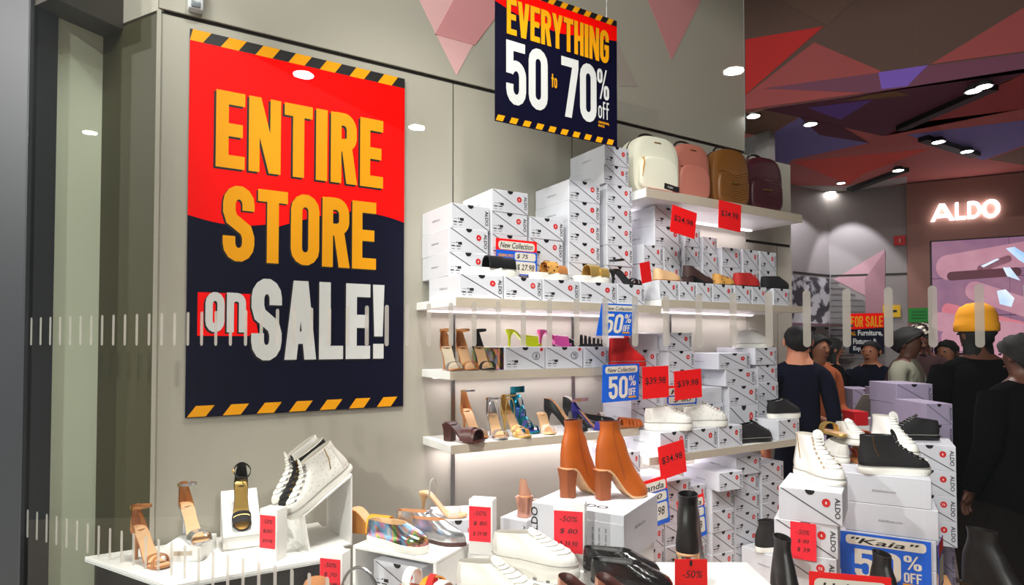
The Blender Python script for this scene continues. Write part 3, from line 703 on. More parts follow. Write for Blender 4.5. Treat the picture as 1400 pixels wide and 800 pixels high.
# stacks under that shelf, on the bench
G5 = 'shoe boxes stacked on the bench'
ZB = .281; YB = 2.235; k5 = dict(d=.29, jit=.003, yj=.0)
stack(1.985, YB, ZB, 8, 'the bench stack beneath the lower shelf end', G5, .105, .1005, **k5); stack(2.098, YB - .005, ZB, 6, 'the bench stack behind the $44.98 card', G5, .14, .108, **k5); stack(2.25, YB, ZB, 6, 'the bench stack under the hanging $34.98 card', G5, .185, .106, **k5)
stack(2.445, YB + .02, ZB, 6, 'the bench stack behind the tall sock boot', G5, .12, .098, **k5); stack(2.575, YB - .01, ZB, 5, 'the bench stack with the skewed top box', G5, .17, .112, **k5); shoebox(2.572, YB - .06, ZB + .5605, 'skewed white shoe box topping a bench stack', G5, .166, .26, .095, yaw=-.07)
stack(2.762, YB, ZB, 6, 'the bench stack behind the white soled sock boot', G5, .205, .1015, **k5); shoebox(2.765, YB - .01, ZB + .6095, nth(6, 'the bench stack behind the white soled sock boot'), G5, .212, .29, .098)
stack(2.985, YB, ZB, 6, 'the last bench stack beside the person in navy', G5, .2, .108, **k5)
shoebox(2.79, 1.95, ZB, 'lower white shoe box under the white soled black sock boot', None, .2, h=.12, d=.27)
shoebox(2.79, 1.945, ZB + .1205, 'upper white shoe box under the white soled black sock boot', None, .2, h=.12, d=.27)
# ------------------------------------------------------------------ shoe kit. Local frame: heel at -x, toe at +x, z up, origin under the middle of the sole
def interp(tab, x):
    for (a, va), (b, vb) in zip(tab, tab[1:]):
        if x <= b: return va + (vb - va) * ((x - a) / (b - a) if b > a else 0)
    return tab[-1][1]
ROUND = [(0, 0), (.015, .36), (.06, .62), (.14, .76), (.25, .78), (.42, .72), (.58, .9), (.7, 1), (.82, .97), (.91, .8), (.97, .5), (.99, .3), (1, 0)]
POINT = [(0, 0), (.015, .34), (.06, .58), (.14, .7), (.25, .7), (.42, .6), (.58, .85), (.68, .95), (.78, .85), (.87, .6), (.94, .34), (.98, .18), (1, 0)]
SQUARE = [(0, 0), (.015, .36), (.06, .62), (.14, .76), (.25, .78), (.42, .72), (.58, .9), (.7, 1), (.85, .98), (.95, .86), (.985, .7), (.995, .45), (1, 0)]
NR = 28
class Last:
    def __init__(s, L=.24, W=.038, h=.0, tab=ROUND, plat=0.0, spring=.006):
        s.L, s.W, s.h, s.tab, s.plat, s.spring = L, W, h, tab, plat, spring
    def zs(s, n):
        if s.h <= 0.001: return s.plat
        t = min(1, max(0, (n - .14) / .52)); ss = t * t * (3 - 2 * t)
        z = s.h * (1 - ss) - .004 * max(0, (.14 - n) / .14) * 0
        if n > .8: z += s.spring * ((n - .8) / .2) ** 2
        return z + s.plat
    def ring(s, xb=0., xf_=1., wf=1., zb=0., zf=0., e=0., dz=0.):
        pts = []
        for i in range(NR):
            a = 2 * PI * i / NR; n = (1 - math.cos(a)) / 2; sd = 1 if math.sin(a) >= 0 else -1
            w1 = interp(s.tab, n); w2 = math.sqrt(max(0, 1 - (2 * n - 1) ** 2))
            y = sd * s.W * wf * (w1 * (1 - e) + w2 * e); u = xb + (xf_ - xb) * n
            z = (s.zs(u) * (1 - e) + (s.h + s.plat) * e) + zb + (zf - zb) * n + dz
            pts.append(Vector(((u - .5) * s.L, y, z)))
        return pts
    def at(s, n, side, wf=1.0):
        return Vector(((n - .5) * s.L, side * s.W * wf * interp(s.tab, n), s.zs(n)))
def strip_cap(ring, flip=False):
    F = []
    n = NR
    F.append((0, 1, n - 1))
    for i in range(1, n // 2 - 1): F.append((i, i + 1, n - i - 1, n - i))
    F.append((n // 2 - 1, n // 2, n // 2 + 1))
    return [tuple(p) for p in ring], F
def solid_rings(rings):
    return join(loft(rings), strip_cap(rings[0]), strip_cap(rings[-1]))
def sole_vf(l, th, wf=1.0, bulge=0.0, top=0.0, x0=0.0, x1=1.0):
    return solid_rings([l.ring(x0, x1, wf * .985, dz=-th), l.ring(x0 - bulge, x1 + bulge, wf * (1 + bulge), dz=-th * .7), l.ring(x0 - bulge, x1 + bulge, wf * (1 + bulge), dz=-th * .25), l.ring(x0, x1, wf, dz=top)])
def heel_vf(l, kind, th):
    h = l.h + l.plat - th * .6; x0 = (-.5 + .075) * l.L; R = []
    if kind == 'stiletto':
        for f, r, dx in ((0, .0055, .004), (.04, .0052, .004), (.45, .006, .004), (.72, .010, .005), (.9, .019, .007), (1, .0235, .010)):
            R.append([Vector((x0 + dx + r * 1.05 * math.cos(a * PI / 6), r * math.sin(a * PI / 6), h * f)) for a in range(12)])
    elif kind == 'wedge':
        top = l.ring(0, .8, .97, dz=-th * .8); bot = [Vector((p.x, p.y * .95, 0)) for p in top]
        return solid_rings([bot, top])
    else:
        for f, r in ((0, .021), (.03, .0215), (.6, .023), (.9, .027), (1, .029)):
            R.append([Vector((x0 + .01 + r * 1.0 * max(-1, min(1, 1.25 * math.cos(a * PI / 8))), r * .98 * max(-1, min(1, 1.25 * math.sin(a * PI / 8))), h * f)) for a in range(16)])
    return loft(R, True, True)
def strap_vf(l, n, w, hgt, t=.0022, skew=0.0, k=12, wf=1.02):
    P, D = [], []
    for i in range(k + 1):
        a = PI * i / k; c = math.cos(a); nn = n + skew * c
        base = l.at(nn, 1 if c >= 0 else -1, wf)
        P.append(Vector((base.x, base.y * abs(c) ** .8, base.z - .002 + hgt * math.sin(a) ** .75))); D.append(Vector((1, 0, (l.zs(min(1, nn + .05)) - l.zs(max(0, nn - .05))) / (.1 * l.L))))
    return band(P, D, w, t)
def loop_vf(cx, cz, rx, ry, w, t=.0022, tilt=.2, k=24):
    return band([(cx + rx * math.cos(2 * PI * i / k), ry * math.sin(2 * PI * i / k), cz + tilt * rx * math.cos(2 * PI * i / k)) for i in range(k)], (0, 0, 1), w, t, True)
def counter_vf(l, hgt, depth=.26, t=.002):
    R = [[], []]; k = 14; rows = []
    for layer in (0, 1):
        for j in range(5):
            f = j / 4; row = []
            for i in range(k + 1):
                s = (-1 + 2 * i / k) * (1 - .8 * f ** .6); n = depth * abs(s) ** 1.4
                p = l.at(n, 1 if s > 0 else -1, .97); q = Vector((p.x + .004 * f, p.y * (1 - .1 * f) * (1 if layer == 0 else .93) if n > 1e-4 else 0, l.h + l.plat + (p.z - l.h - l.plat) * (1 - f) + hgt * f))
                if layer: q.x += t
                row.append(q)
            rows.append(row)
    a = loft(rows[:5], closed=False); b = loft(rows[5:], closed=False)
    return join(a, b)
def shoe(name, label, cat='shoe', group=None): return empty(name, label, cat, group=group)
def place(o, p, view, pitch=0.0, roll=0.0, z=None, sc=1.0):
    """view: heading of the toe as seen from the street, 0 = right, -90 = towards the glass"""
    M = T(p[0], p[1], p[2] if z is None else z) @ RZ(VIEW + math.radians(view)) @ RY(math.radians(pitch)) @ RX(math.radians(roll))
    if sc != 1.0: M = M @ Matrix.Diagonal((sc, sc, sc, 1))
    o.matrix_world = M
    return o
m_tan = mat('leather_tan', (172, 112, 62), .45, var=.12); m_nude = mat('insole_nude', (222, 178, 132), .5, var=.06); m_cam = mat('leather_camel', (188, 92, 28), .4, var=.12, bump=.06); m_gold = mat('leather_gold', (206, 170, 96), .32, .6, var=.08)
m_sil = mat('leather_silver', (204, 206, 210), .22, .9, var=.06); m_blk = mat('leather_black', (18, 18, 20), .38, var=.15, bump=.05); m_suede = mat('suede_black', (22, 20, 22), .85, var=.2, bump=.15)
m_wht = mat('leather_white', (236, 234, 228), .42, var=.03, bump=.05); m_rub = mat('rubber_white', (238, 236, 228), .55, var=.02); m_choc = mat('leather_chocolate', (72, 34, 30), .4, var=.2, bump=.1, bscale=90); m_lace = mat('lace_white', (232, 230, 224), .8, var=.05)
m_gold_metal = mat('gold_metal', (214, 170, 80), .25, 1.0); m_lining = mat('lining_beige', (196, 160, 118), .7, var=.06); m_lin_w = mat('lining_white', (176, 170, 160), .8); m_clear = mat('clear_vinyl', (236, 226, 216), .08, var=0, alpha=.35)
m_outs = mat('outsole_tan', (148, 92, 52), .6); m_redl = mat('suede_red', (216, 22, 20), .7, var=.08, bump=.08); m_patent = mat('patent_black', (12, 12, 16), .12, var=0, coat=.5, bump=1.0, bscale=110)
m_holo = holo_mat('iridescent_leather', 9); m_teal = mat('teal_metallic', (16, 120, 140), .18, .8, var=.35, vscale=40); m_cobalt = mat('suede_cobalt', (34, 30, 120), .8, var=.1)
m_neon = mat('neon_yellow', (226, 240, 20), .35, var=.04); m_hot = mat('hot_pink', (244, 92, 186), .35, var=.04); m_must = mat('mustard_leather', (226, 150, 24), .4, var=.1); m_mustd = mat('wedge_mustard', (176, 112, 34), .5, var=.12)
m_leop = checker_mat('leopard_print', (60, 34, 18), (206, 150, 72), 60, .6, 'voronoi', .25, .33); m_snake = checker_mat('croc_emboss_white', (206, 202, 192), (238, 236, 230), 90, .45, 'voronoi', .1, .4)
m_rust = mat('leather_rust', (192, 84, 40), .45, var=.12); m_rose = mat('rose_gold', (206, 150, 128), .25, .8)

def heel_sandal(label, L=.235, W=.033, h=.095, heel='stiletto', sole=None, insole=None, strap=None, counter=None, ankle=None, straps=((.72, .030, .034, 0.),), tab=ROUND, plat=.008, ch=.062, group=None, buckle=True, ankle_w=.008, strap_mats=None, az=.072, name='heeled_sandal', arx=.041, ary=.028):
    o = shoe(name, label, 'sandal', group); l = Last(L, W, h, tab, plat)
    part('sole', sole_vf(l, plat * .95), sole, o); part('insole', sole_vf(l, .001, .93, top=.0016, x0=.012, x1=.985), insole or m_nude, o)
    part('heel', heel_vf(l, heel, plat), sole if heel == 'stiletto' else (strap or sole), o)
    for i, (n, w, hg, sk) in enumerate(straps): part('strap', strap_vf(l, n, w, hg, skew=sk), (strap_mats[i] if strap_mats else strap), o)
    if counter: part('heel_counter', counter_vf(l, az + ankle_w * .4 if ankle else ch), counter, o)
    if ankle:
        x = (-.5 + .03) * L + arx * .95
        a = part('ankle_strap', loop_vf(x, h + plat + az, arx, ary, ankle_w, tilt=.1), ankle, o)
        if buckle: part('buckle', bx(x - .006, x + .006, -ary - .003, -ary + .0005, h + plat + az - .006, h + plat + az + .006), m_gold_metal, a, None)
    return o
def slide(label, L=.245, W=.043, th=.03, sole=None, insole=None, bands=(), h=0.0, tab=ROUND, heel=None, group=None, name='slide_sandal', cat='sandal'):
    o = shoe(name, label, cat, group); l = Last(L, W, h, tab, th if h == 0 else .009)
    part('sole', sole_vf(l, th * .98 if h == 0 else .0088, 1.0, .012 if h == 0 else 0), sole, o); part('insole', sole_vf(l, .001, .93, top=.002, x0=.015, x1=.985), insole or m_nude, o)
    if heel: part('heel', heel_vf(l, heel, .009), sole if heel == 'wedge' else bands[0][4], o)
    for n, w, hg, sk, m in bands: part('band', strap_vf(l, n, w, hg, .004, sk, 14, 1.0), m, o)
    return o
SNEAK = [(0, 1, 1, 0, 0, 0), (-.006, .998, 1.01, .018, .016, 0), (-.004, .965, .97, .034, .032, 0), (.0, .88, .88, .046, .044, .05), (.006, .78, .78, .055, .056, .15), (.01, .68, .70, .062, .068, .3), (.012, .60, .64, .067, .080, .45), (.012, .545, .60, .071, .088, .6)]
SNEAK_IN = [(.02, .535, .55, .073, .088, .65), (.035, .52, .50, .068, .084, .65), (.05, .50, .45, .03, .05, .5), (.06, .5, .4, .008, .01, .4)]
HIGH = [(0, 1, 1, 0, 0, 0), (-.006, .998, 1.01, .018, .016, 0), (-.004, .965, .97, .034, .030, 0), (.0, .88, .88, .048, .044, .05), (.006, .78, .80, .062, .060, .15), (.012, .68, .74, .075, .078, .35), (.02, .60, .70, .09, .096, .6), (.025, .555, .68, .108, .112, .9), (.02, .535, .69, .125, .126, 1), (.012, .53, .70, .136, .138, 1)]
HIGH_IN = [(.022, .515, .64, .139, .140, 1), (.04, .50, .58, .132, .132, 1), (.06, .49, .5, .07, .08, .8), (.07, .48, .4, .01, .02, .5)]
def rings_of(l, spec, zsc=1.0): return [l.ring(a, b, c, d * zsc, e * zsc, f) for a, b, c, d, e, f in spec]
def sneaker(label, up, sole=None, lace=None, lining=None, high=False, L=.285, W=.047, th=.03, tab=ROUND, group=None, laces=True, zsc=1.0, panel=None, sole_bulge=.02, name='sneaker', lugs=None, zipper=False, toe_cap=False, eyelets=None, tongue=True):
    o = shoe(name, label, 'sneaker', group); l = Last(L, W, 0, tab, th)
    spec = HIGH if high else SNEAK; sin = HIGH_IN if high else SNEAK_IN
    part('sole', sole_vf(l, th * .985, 1.04, sole_bulge, .004), sole or m_rub, o)
    R = rings_of(l, spec, zsc); part('upper', loft(R), up, o, 60); Ri = [R[-1]] + rings_of(l, sin, zsc)
    part('lining', join(loft(Ri), strip_cap(Ri[-1])), lining or m_lin_w, o, 60)
    cen = lambda s: R[s][NR // 2]
    if laces:
        for k in range(8 if high else 6):
            f = 2.6 + k * (len(spec) - 3.4) / (8 if high else 6); s0 = int(f); u = f - s0; P = []
            for j in range(-3, 4):
                i = NR // 2 + j; p = R[s0][i].lerp(R[min(s0 + 1, len(R) - 1)][i], u); c0 = Vector((p.x - .03, 0, p.z - .02)); P.append(p + (p - c0).normalized() * .0018)
            part('lace', tube(P, .0024, 6), lace or m_lace, o)
            if eyelets:
                for e_ in (P[0], P[-1]): part('eyelet', xf(tube([(.004 * math.cos(a * PI / 4), 0, .004 * math.sin(a * PI / 4)) for a in range(8)], .0013, 5, True), T(*e_)), eyelets, o)
    if tongue:
        t0, t1 = R[-3][NR // 2], R[-1][NR // 2]; d = (t1 - t0).normalized(); up_ = t1 + d * .022 + Vector((-.002, 0, .003))
        part('tongue', loft([[Vector((p.x - .004, y * s, p.z - (abs(y) * .25))) for y in (-.022, -.012, 0, .012, .022)] for p, s in ((t0, .8), (t1, 1.), (t1.lerp(up_, .6), 1.), (up_, .7))], closed=False), up, o)
    if panel: part('side_panel', loft([[R[s][i] + Vector((0, (1 if R[s][i].y > 0 else -1) * .0012, .0004)) for i in (2, 3, 4, 5, 6, 7)] for s in range(1, len(R) - 1)], closed=False), panel, o); part('side_panel', loft([[R[s][NR - i] + Vector((0, -.0012, .0004)) for i in (2, 3, 4, 5, 6, 7)] for s in range(1, len(R) - 1)], closed=False), panel, o)
    part('foxing_line', tube(l.ring(-.012, 1.012, 1.065, dz=.0045), .0016, 5, True), mat('foxing_grey', (150, 146, 138), .6), o)
    for sd in (1, -1):
        part('eyestay', loft([[R[s_][NR // 2 + sd * j] + Vector((.0004, sd_y, .0012)) for j, sd_y in ((3, .0006 * sd), (4, .001 * sd), (5, .0012 * sd))] for s_ in range(3, len(R))], closed=False), mat('eyestay_shade', (206, 202, 194), .5) if up in (m_wht, m_snake) else up, o)
        part('heel_patch', loft([[R[s_][(sd * j) % NR] + Vector((-.0012, .0008 * sd, 0)) for j in (0, 1, 2, 3)] for s_ in range(1, len(R) - 1)], closed=False), mat('heel_patch_shade', (214, 210, 202), .5) if up in (m_wht, m_snake) else up, o)
    if toe_cap: part('toe_cap', loft([[R[s][i] * 1.0 + Vector((.0015, 0, .0008)) for i in range(NR // 2 - 5, NR // 2 + 6)] for s in range(0, 3)], closed=False), sole or m_rub, o)
    if zipper:
        for sd in (5, NR - 5): part('zip', tube([R[s][sd] + Vector((0, .001 if sd < 10 else -.001, 0)) for s in range(3, len(R))], .0016, 5), m_gold_metal, o)
    if lugs:
        for k in range(6):
            for sd in (-1, 1):
                q = l.at(.1 + .16 * k, sd, 1.06); part('lug', bx(q.x - .006, q.x + .006, min(q.y, q.y - sd * .008), max(q.y, q.y - sd * .008), 0.0, .008), lugs, o, None)
    return o
PUMP = [(0, 1, 1, -.002, -.002, 0), (-.004, .995, 1.01, .014, .012, 0), (-.003, .95, .95, .028, .022, 0), (.0, .87, .87, .040, .028, 0), (.003, .79, .83, .050, .031, 0), (.005, .74, .80, .056, .033, 0)]
PUMP_IN = [(.013, .735, .76, .055, .032, 0), (.02, .73, .72, .03, .02, 0), (.03, .73, .7, .004, .004, 0)]
LOAF = [(0, 1, 1, -.002, -.002, 0), (-.004, .998, 1.02, .016, .016, 0), (-.003, .96, .97, .032, .030, 0), (.0, .87, .87, .044, .042, .05), (.004, .76, .78, .053, .052, .15), (.007, .68, .72, .058, .062, .25), (.009, .64, .69, .061, .066, .3)]
LOAF_IN = [(.02, .63, .64, .060, .065, .3), (.03, .62, .58, .03, .04, .3), (.04, .6, .5, .004, .01, .2)]
def closed_shoe(label, up, spec=PUMP, inner=PUMP_IN, sole=None, lining=None, h=.0, heel=None, L=.25, W=.038, tab=ROUND, plat=.008, group=None, name='pump', cat='shoe', bow=None, heel_m=None, sole_wf=1.0, strap=None, zsc=1.0):
    o = shoe(name, label, cat, group); l = Last(L, W, h, tab, plat)
    part('sole', sole_vf(l, plat * .97, sole_wf, .006), sole or m_outs, o)
    R = rings_of(l, spec, zsc); part('upper', loft(R), up, o, 60); Ri = [R[-1]] + rings_of(l, inner, zsc); part('lining', join(loft(Ri), strip_cap(Ri[-1])), lining or m_nude, o, 60)
    if heel: part('heel', heel_vf(l, heel, plat), heel_m or up, o)
    if bow:
        c = R[-1][NR // 2]; part('bow', join(sphere((c.x - .004, .012, c.z + .002), (.006, .012, .006), 8, 6), sphere((c.x - .004, -.012, c.z + .002), (.006, .012, .006), 8, 6)), bow, o)
    if strap: part('strap', strap_vf(l, .55, .022, .058, .003, 0, 12, .95), strap, o)
    return o
BOOT = [(0, 1, 1, -.002, -.002, 0), (-.004, .995, 1.01, .016, .014, 0), (-.004, .955, .97, .034, .032, 0), (-.002, .87, .90, .05, .046, .1), (.0, .75, .81, .066, .062, .3), (.008, .63, .74, .082, .082, .6), (.03, .555, .68, .10, .102, .9), (.06, .48, .61, .118, .12, 1), (.075, .455, .57, .135, .135, 1), (.075, .455, .58, .15, .15, 1), (.06, .465, .61, .165, .165, 1)]
BOOT_IN = [(.072, .452, .56, .165, .165, 1), (.085, .44, .52, .15, .15, 1), (.09, .43, .48, .08, .08, 1), (.08, .46, .4, .02, .02, .8)]
def boot(label, up, h=.1, heel='block', sole=None, lining=None, L=.24, W=.04, tab=ROUND, plat=.008, zsc=1.0, group=None, heel_m=None, seam=None, cuff=None, pull=None, sole_wf=1.0, sole_th=None, sole_m2=None):
    o = shoe('ankle_boot', label, 'boot', group); l = Last(L, W, h, tab, plat)
    part('sole', sole_vf(l, plat * .97, sole_wf, .006), sole or m_outs, o); R = rings_of(l, BOOT, zsc); part('upper', loft(R), up, o, 60)
    Ri = [R[-1]] + rings_of(l, BOOT_IN, zsc); part('lining', join(loft(Ri), strip_cap(Ri[-1])), lining or m_lining, o, 60)
    if heel: part('heel', heel_vf(l, heel, plat), heel_m or up, o)
    if seam: part('seam', tube([R[s][7] + Vector((0, .0008, 0)) for s in range(2, len(R))], .0012, 5), seam, o); part('seam', tube([R[s][NR - 7] - Vector((0, .0008, 0)) for s in range(2, len(R))], .0012, 5), seam, o)
    if cuff: part('cuff', loft([[p + Vector((0, 0, dz)) + (Vector((p.x + .5 * .0, p.y, 0)) - Vector((R[-1][0].lerp(R[-1][NR // 2], .5).x, 0, 0))).normalized() * .0015 for p in R[-1]] for dz in (-.02, -.001)]), cuff, o)
    if pull: c = R[-1][0]; part('pull_tab', bx(c.x - .022, c.x + .001, -.007, .007, c.z - .02, c.z - .008), pull, o, None)
    return o
# ------------------------------------------------------------------ shoes on the upper wall shelf
def on_wall(px, Y, z):
    p = wall_pt(px, 470, Y); return (p.x, Y, z)
ALW = math.degrees(-VIEW)                              # toe along the wall
ZT1, ZT2 = 1.884, 1.917
place(slide('black two band slide with thick white sole on shoe boxes', L=.245, W=.043, th=.034, sole=m_rub, insole=m_blk, bands=((.5, .07, .055, 0, m_blk), (.72, .07, .05, 0, m_blk))), on_wall(674, 2.285, ZT1), ALW)
place(slide('leopard and tan slide with cream sole beside the collection card', L=.205, W=.042, th=.03, sole=m_rub, insole=m_tan, bands=((.5, .06, .055, 0, m_leop), (.74, .045, .04, 0, m_tan))), on_wall(751, 2.285, ZT1), ALW)
place(slide('metallic gold two band slide with cream sole', L=.205, W=.042, th=.03, sole=m_rub, insole=m_gold, bands=((.5, .06, .055, 0, m_gold), (.74, .05, .045, 0, m_gold))), on_wall(809, 2.285, ZT1), ALW)
place(heel_sandal('black slingback heel with thin straps on the upper shelf', L=.2, h=.065, sole=m_blk, insole=m_tan, strap=m_blk, ankle=m_blk, straps=((.72, .02, .03, .02), (.84, .012, .024, 0)), ary=.026, az=.045), on_wall(856, 2.285, ZT1), ALW)
place(closed_shoe('nude flat mule beside a red card on the upper shelf', m_nude, sole=m_outs, lining=m_tan, L=.17, W=.038, plat=.006, name='flat_shoe'), on_wall(912, 2.285, ZT2), ALW)
place(closed_shoe('dark brown lace pump on the upper shelf', mat('lace_brown', (58, 34, 30), .7, bump=.3), sole=m_blk, lining=m_choc, L=.205, h=.03, heel='block', plat=.006), on_wall(955, 2.288, ZT2), ALW)
place(closed_shoe('leopard print flat on the upper shelf', m_leop, sole=m_blk, lining=m_tan, L=.145, W=.036, plat=.006, name='flat_shoe'), on_wall(989.5, 2.288, ZT2), ALW)
place(closed_shoe('red suede loafer on the upper shelf', mat('suede_dark_red', (176, 30, 26), .7), LOAF, LOAF_IN, sole=m_blk, lining=m_blk, L=.195, W=.038, plat=.008, name='loafer', zsc=1.1), on_wall(1021, 2.29, ZT2), ALW)
place(closed_shoe('black loafer at the end of the upper shelf', m_suede, LOAF, LOAF_IN, sole=m_blk, lining=m_blk, L=.225, W=.038, plat=.008, name='loafer'), on_wall(1060, 2.285, ZT2), ALW)
# ------------------------------------------------------------------ cards on the wall shelves
p = wall_pt(676, 377, 2.27)
nc = card('price_card', 'red and blue New Collection price card behind the black slide', 'price tag', .213, .155, m_cardred, facing(wall_pt(678, 374, 2.32), 0, 0))
part('blue_field', flat([[(0, 0), (.213, 0), (.213, .105), (0, .105)]], -.0006), m_blue, nc, None)
part('cream_box', flat([rrect(.012, .20, .108, .145, .014)], -.0010), m_cream, nc, None); fit_text('New Collection', .02, .19, .115, .026, m_ink, nc, -.0016, .012, .25)
part('cream_box', flat([rrect(.095, .205, .065, .1, .01)], -.0010), m_cream, nc, None); fit_text('$ 75', .105, .165, .071, .022, m_ink, nc, -.0016, .01, .2)
part('cream_box', flat([rrect(.095, .205, .005, .06, .012)], -.0010), m_cream, nc, None); fit_text('$ 27.98', .105, .198, .018, .03, m_ink, nc, -.0016, .01, .2)
fit_text('ORIGINAL PRICE', .01, .088, .076, .013, m_amber, nc, -.0012, .03); fit_text('YOU PAY', .04, .09, .02, .026, m_cardred, nc, -.0012, .03)
price('red $24.98 price card hanging from the backpack shelf', '$24.98', None, facing(wall_pt(916, 316, 2.20), 0, 8), .175, .135)
price('red $34.98 price card hanging from the backpack shelf beside $24.98', '$34.98', None, facing(wall_pt(982, 311, 2.24), 0, 3), .18, .15)
rc = card('price_card', 'crumpled plain red card beside the nude flat', 'price tag', .085, .1, m_cardred, facing(wall_pt(878, 388, 2.23), 12, -12))
sale50('tilted blue New Collection 50% card hanging under the upper shelf', .215, .15, facing(wall_pt(815, 459, 2.22), 0, 0), skew=.035)
sale50('blue New Collection 50% card hanging under the red high top', .232, .178, facing(wall_pt(823, 551, 2.28), 0, -1), skew=.008)
PG = None
price('red $39.98 price card beside the blue 50% card', '$39.98', None, facing(wall_pt(879, 546, 2.18), 0, -1), .17, .152)
price('red $39.98 price card above the second white sneaker', '$39.98', None, facing(wall_pt(923, 548, 2.17), 0, -3), .19, .142)
price('red $34.98 price card hanging below the sneaker shelf', '$34.98', None, facing(wall_pt(904, 657, 2.165), 0, -8), .175, .16)
def label_card(label, M, w, h, a, b_, c):
    o = card('price_card', label, 'price tag', w, h, m_cardred, M); part('blue_edge', flat([[(0, 0), (w, 0), (w, h * .72), (0, h * .72)]], -.0005), m_blue, o, None)
    part('cream_box', flat([rrect(w * .05, w * .95, h * .73, h * .93, h * .05)], -.001), m_cream, o, None); part('cream_box', flat([rrect(w * .05, w * .95, h * .5, h * .69, h * .05)], -.001), m_cream, o, None); part('cream_box', flat([rrect(w * .05, w * .95, h * .1, h * .46, h * .05)], -.001), m_cream, o, None)
    fit_text(a, w * .12, w * .88, h * .76, h * .13, m_ink, o, -.0016, .01, .2); fit_text(b_, w * .2, w * .8, h * .53, h * .12, m_ink, o, -.0016, .01, .2); fit_text(c, w * .15, w * .85, h * .18, h * .2, m_ink, o, -.0016, .01, .2)
    return o
label_card('white and blue price card reading $44.98 between big box and boot', facing(wall_pt(874, 728, 2.06), 0, -6), .19, .215, 'Kanda', '$ 90', '$ 44.98')
label_card('white and blue price card half hidden behind the black sock boot', facing(wall_pt(930, 745, 2.06), 0, -6), .18, .2, 'Kanda', '$ 85', '$ 42.98')
label_card('small white and blue price card behind the white sneakers', facing(wall_pt(912, 578, 2.337), 0, 0), .22, .19, 'Kaia', '$ 80', '$ 40')

# ------------------------------------------------------------------ middle shelf
ZM = 1.486
hs_kw = dict(L=.175, W=.034, h=.095, plat=.006)
place(heel_sandal('tan heeled sandal with white insole at the shelf end', sole=m_tan, insole=mat('insole_cream', (236, 222, 196), .5), strap=m_sil, counter=m_tan, ankle=m_tan, straps=((.74, .026, .034, 0),), **hs_kw), on_wall(616, 2.43, ZM), -62)
place(heel_sandal('tan leather heeled sandal between white and black sandals', sole=m_tan, insole=m_nude, strap=m_tan, counter=m_tan, ankle=m_tan, straps=((.74, .026, .034, 0),), **hs_kw), on_wall(638, 2.43, ZM), -62)
place(heel_sandal('black heeled sandal beside the foil box on the middle shelf', sole=m_blk, insole=m_nude, strap=m_suede, counter=m_suede, ankle=m_suede, straps=((.74, .026, .034, 0),), **hs_kw), on_wall(661, 2.41, ZM), -62)
ZMB = ZM + .1
place(slide('neon yellow heeled mule on a shoe box', L=.17, W=.036, h=.07, sole=m_neon, insole=m_must, bands=((.66, .07, .045, 0, m_neon),), heel='stiletto', name='heeled_mule', cat='mule'), on_wall(716, 2.42, ZMB), 12)
place(slide('bright pink heeled mule on a shoe box', L=.17, W=.036, h=.07, sole=m_hot, insole=m_hot, bands=((.66, .07, .045, 0, m_hot),), heel='stiletto', name='heeled_mule', cat='mule'), on_wall(758, 2.42, ZMB), 12)
place(closed_shoe('small black flat beside the pink mule', m_blk, sole=m_blk, L=.13, W=.03, plat=.005, name='flat_shoe'), on_wall(773, 2.54, ZMB), 0)
place(slide('black strappy flat sandal on the third shoe box', L=.16, W=.036, th=.012, sole=m_blk, insole=m_blk, bands=tuple((.2 + .13 * i, .012, .05 - .005 * i, .03, m_blk) for i in range(6)), name='strappy_sandal'), on_wall(808, 2.43, ZMB), 0)
place(sneaker('bright red suede high top on the shelf end', m_redl, m_redl, mat('lace_pink_red', (236, 120, 110), .7), m_redl, True, L=.215, W=.042, th=.022, zsc=.86, eyelets=m_steel), on_wall(857, 2.352, ZM), 27)
# ------------------------------------------------------------------ lower shelf
ZL = 1.1795
place(slide('brown woven mule with block heel at the shelf end', L=.19, W=.042, h=.07, sole=m_choc, insole=m_choc, bands=((.66, .05, .05, 0, m_choc), (.78, .045, .05, .01, m_choc), (.72, .02, .056, -.05, m_choc), (.72, .02, .056, .05, m_choc)), heel='block', name='heeled_mule', cat='mule', tab=SQUARE), on_wall(634, 2.395, ZL), -28)
place(heel_sandal('tall tan sandal with silver strap beside brown mule', L=.19, W=.034, h=.11, sole=m_tan, strap=m_sil, counter=m_tan, ankle=m_sil, straps=((.74, .03, .035, 0),), az=.085, ary=.03, arx=.042), on_wall(648, 2.505, ZL), -52)
place(heel_sandal('silver heeled sandal with two ankle straps on lower shelf', L=.18, W=.034, h=.09, sole=m_sil, strap=m_sil, counter=m_sil, ankle=m_sil, straps=((.74, .03, .034, 0), (.3, .008, .09, 0)), ch=.05), on_wall(679, 2.425, ZL), -66)
place(heel_sandal('gold strappy heeled sandal on lower shelf', L=.19, W=.035, h=.1, sole=m_gold, strap=m_gold, ankle=m_gold, counter=m_gold, ch=.05, straps=((.74, .02, .034, 0), (.62, .008, .04, .06), (.3, .007, .085, 0))), on_wall(705, 2.42, ZL), -48)
place(heel_sandal('metallic teal lace up heeled sandal', L=.19, W=.035, h=.1, sole=m_teal, insole=mat('insole_blue', (44, 60, 160), .4), strap=m_teal, ankle=m_teal, ankle_w=.03, straps=((.76, .012, .03, .05), (.68, .012, .036, -.05), (.56, .02, .05, .04), (.42, .02, .065, -.03), (.3, .016, .085, 0)), az=.09, buckle=False, counter=m_teal), on_wall(717, 2.515, ZL), -48)
place(heel_sandal('nude sandal with clear strap beside teal heel', L=.155, W=.031, h=.08, sole=m_nude, strap=m_clear, straps=((.72, .04, .036, 0),), counter=None, ankle=None), on_wall(746, 2.43, ZL), -70)
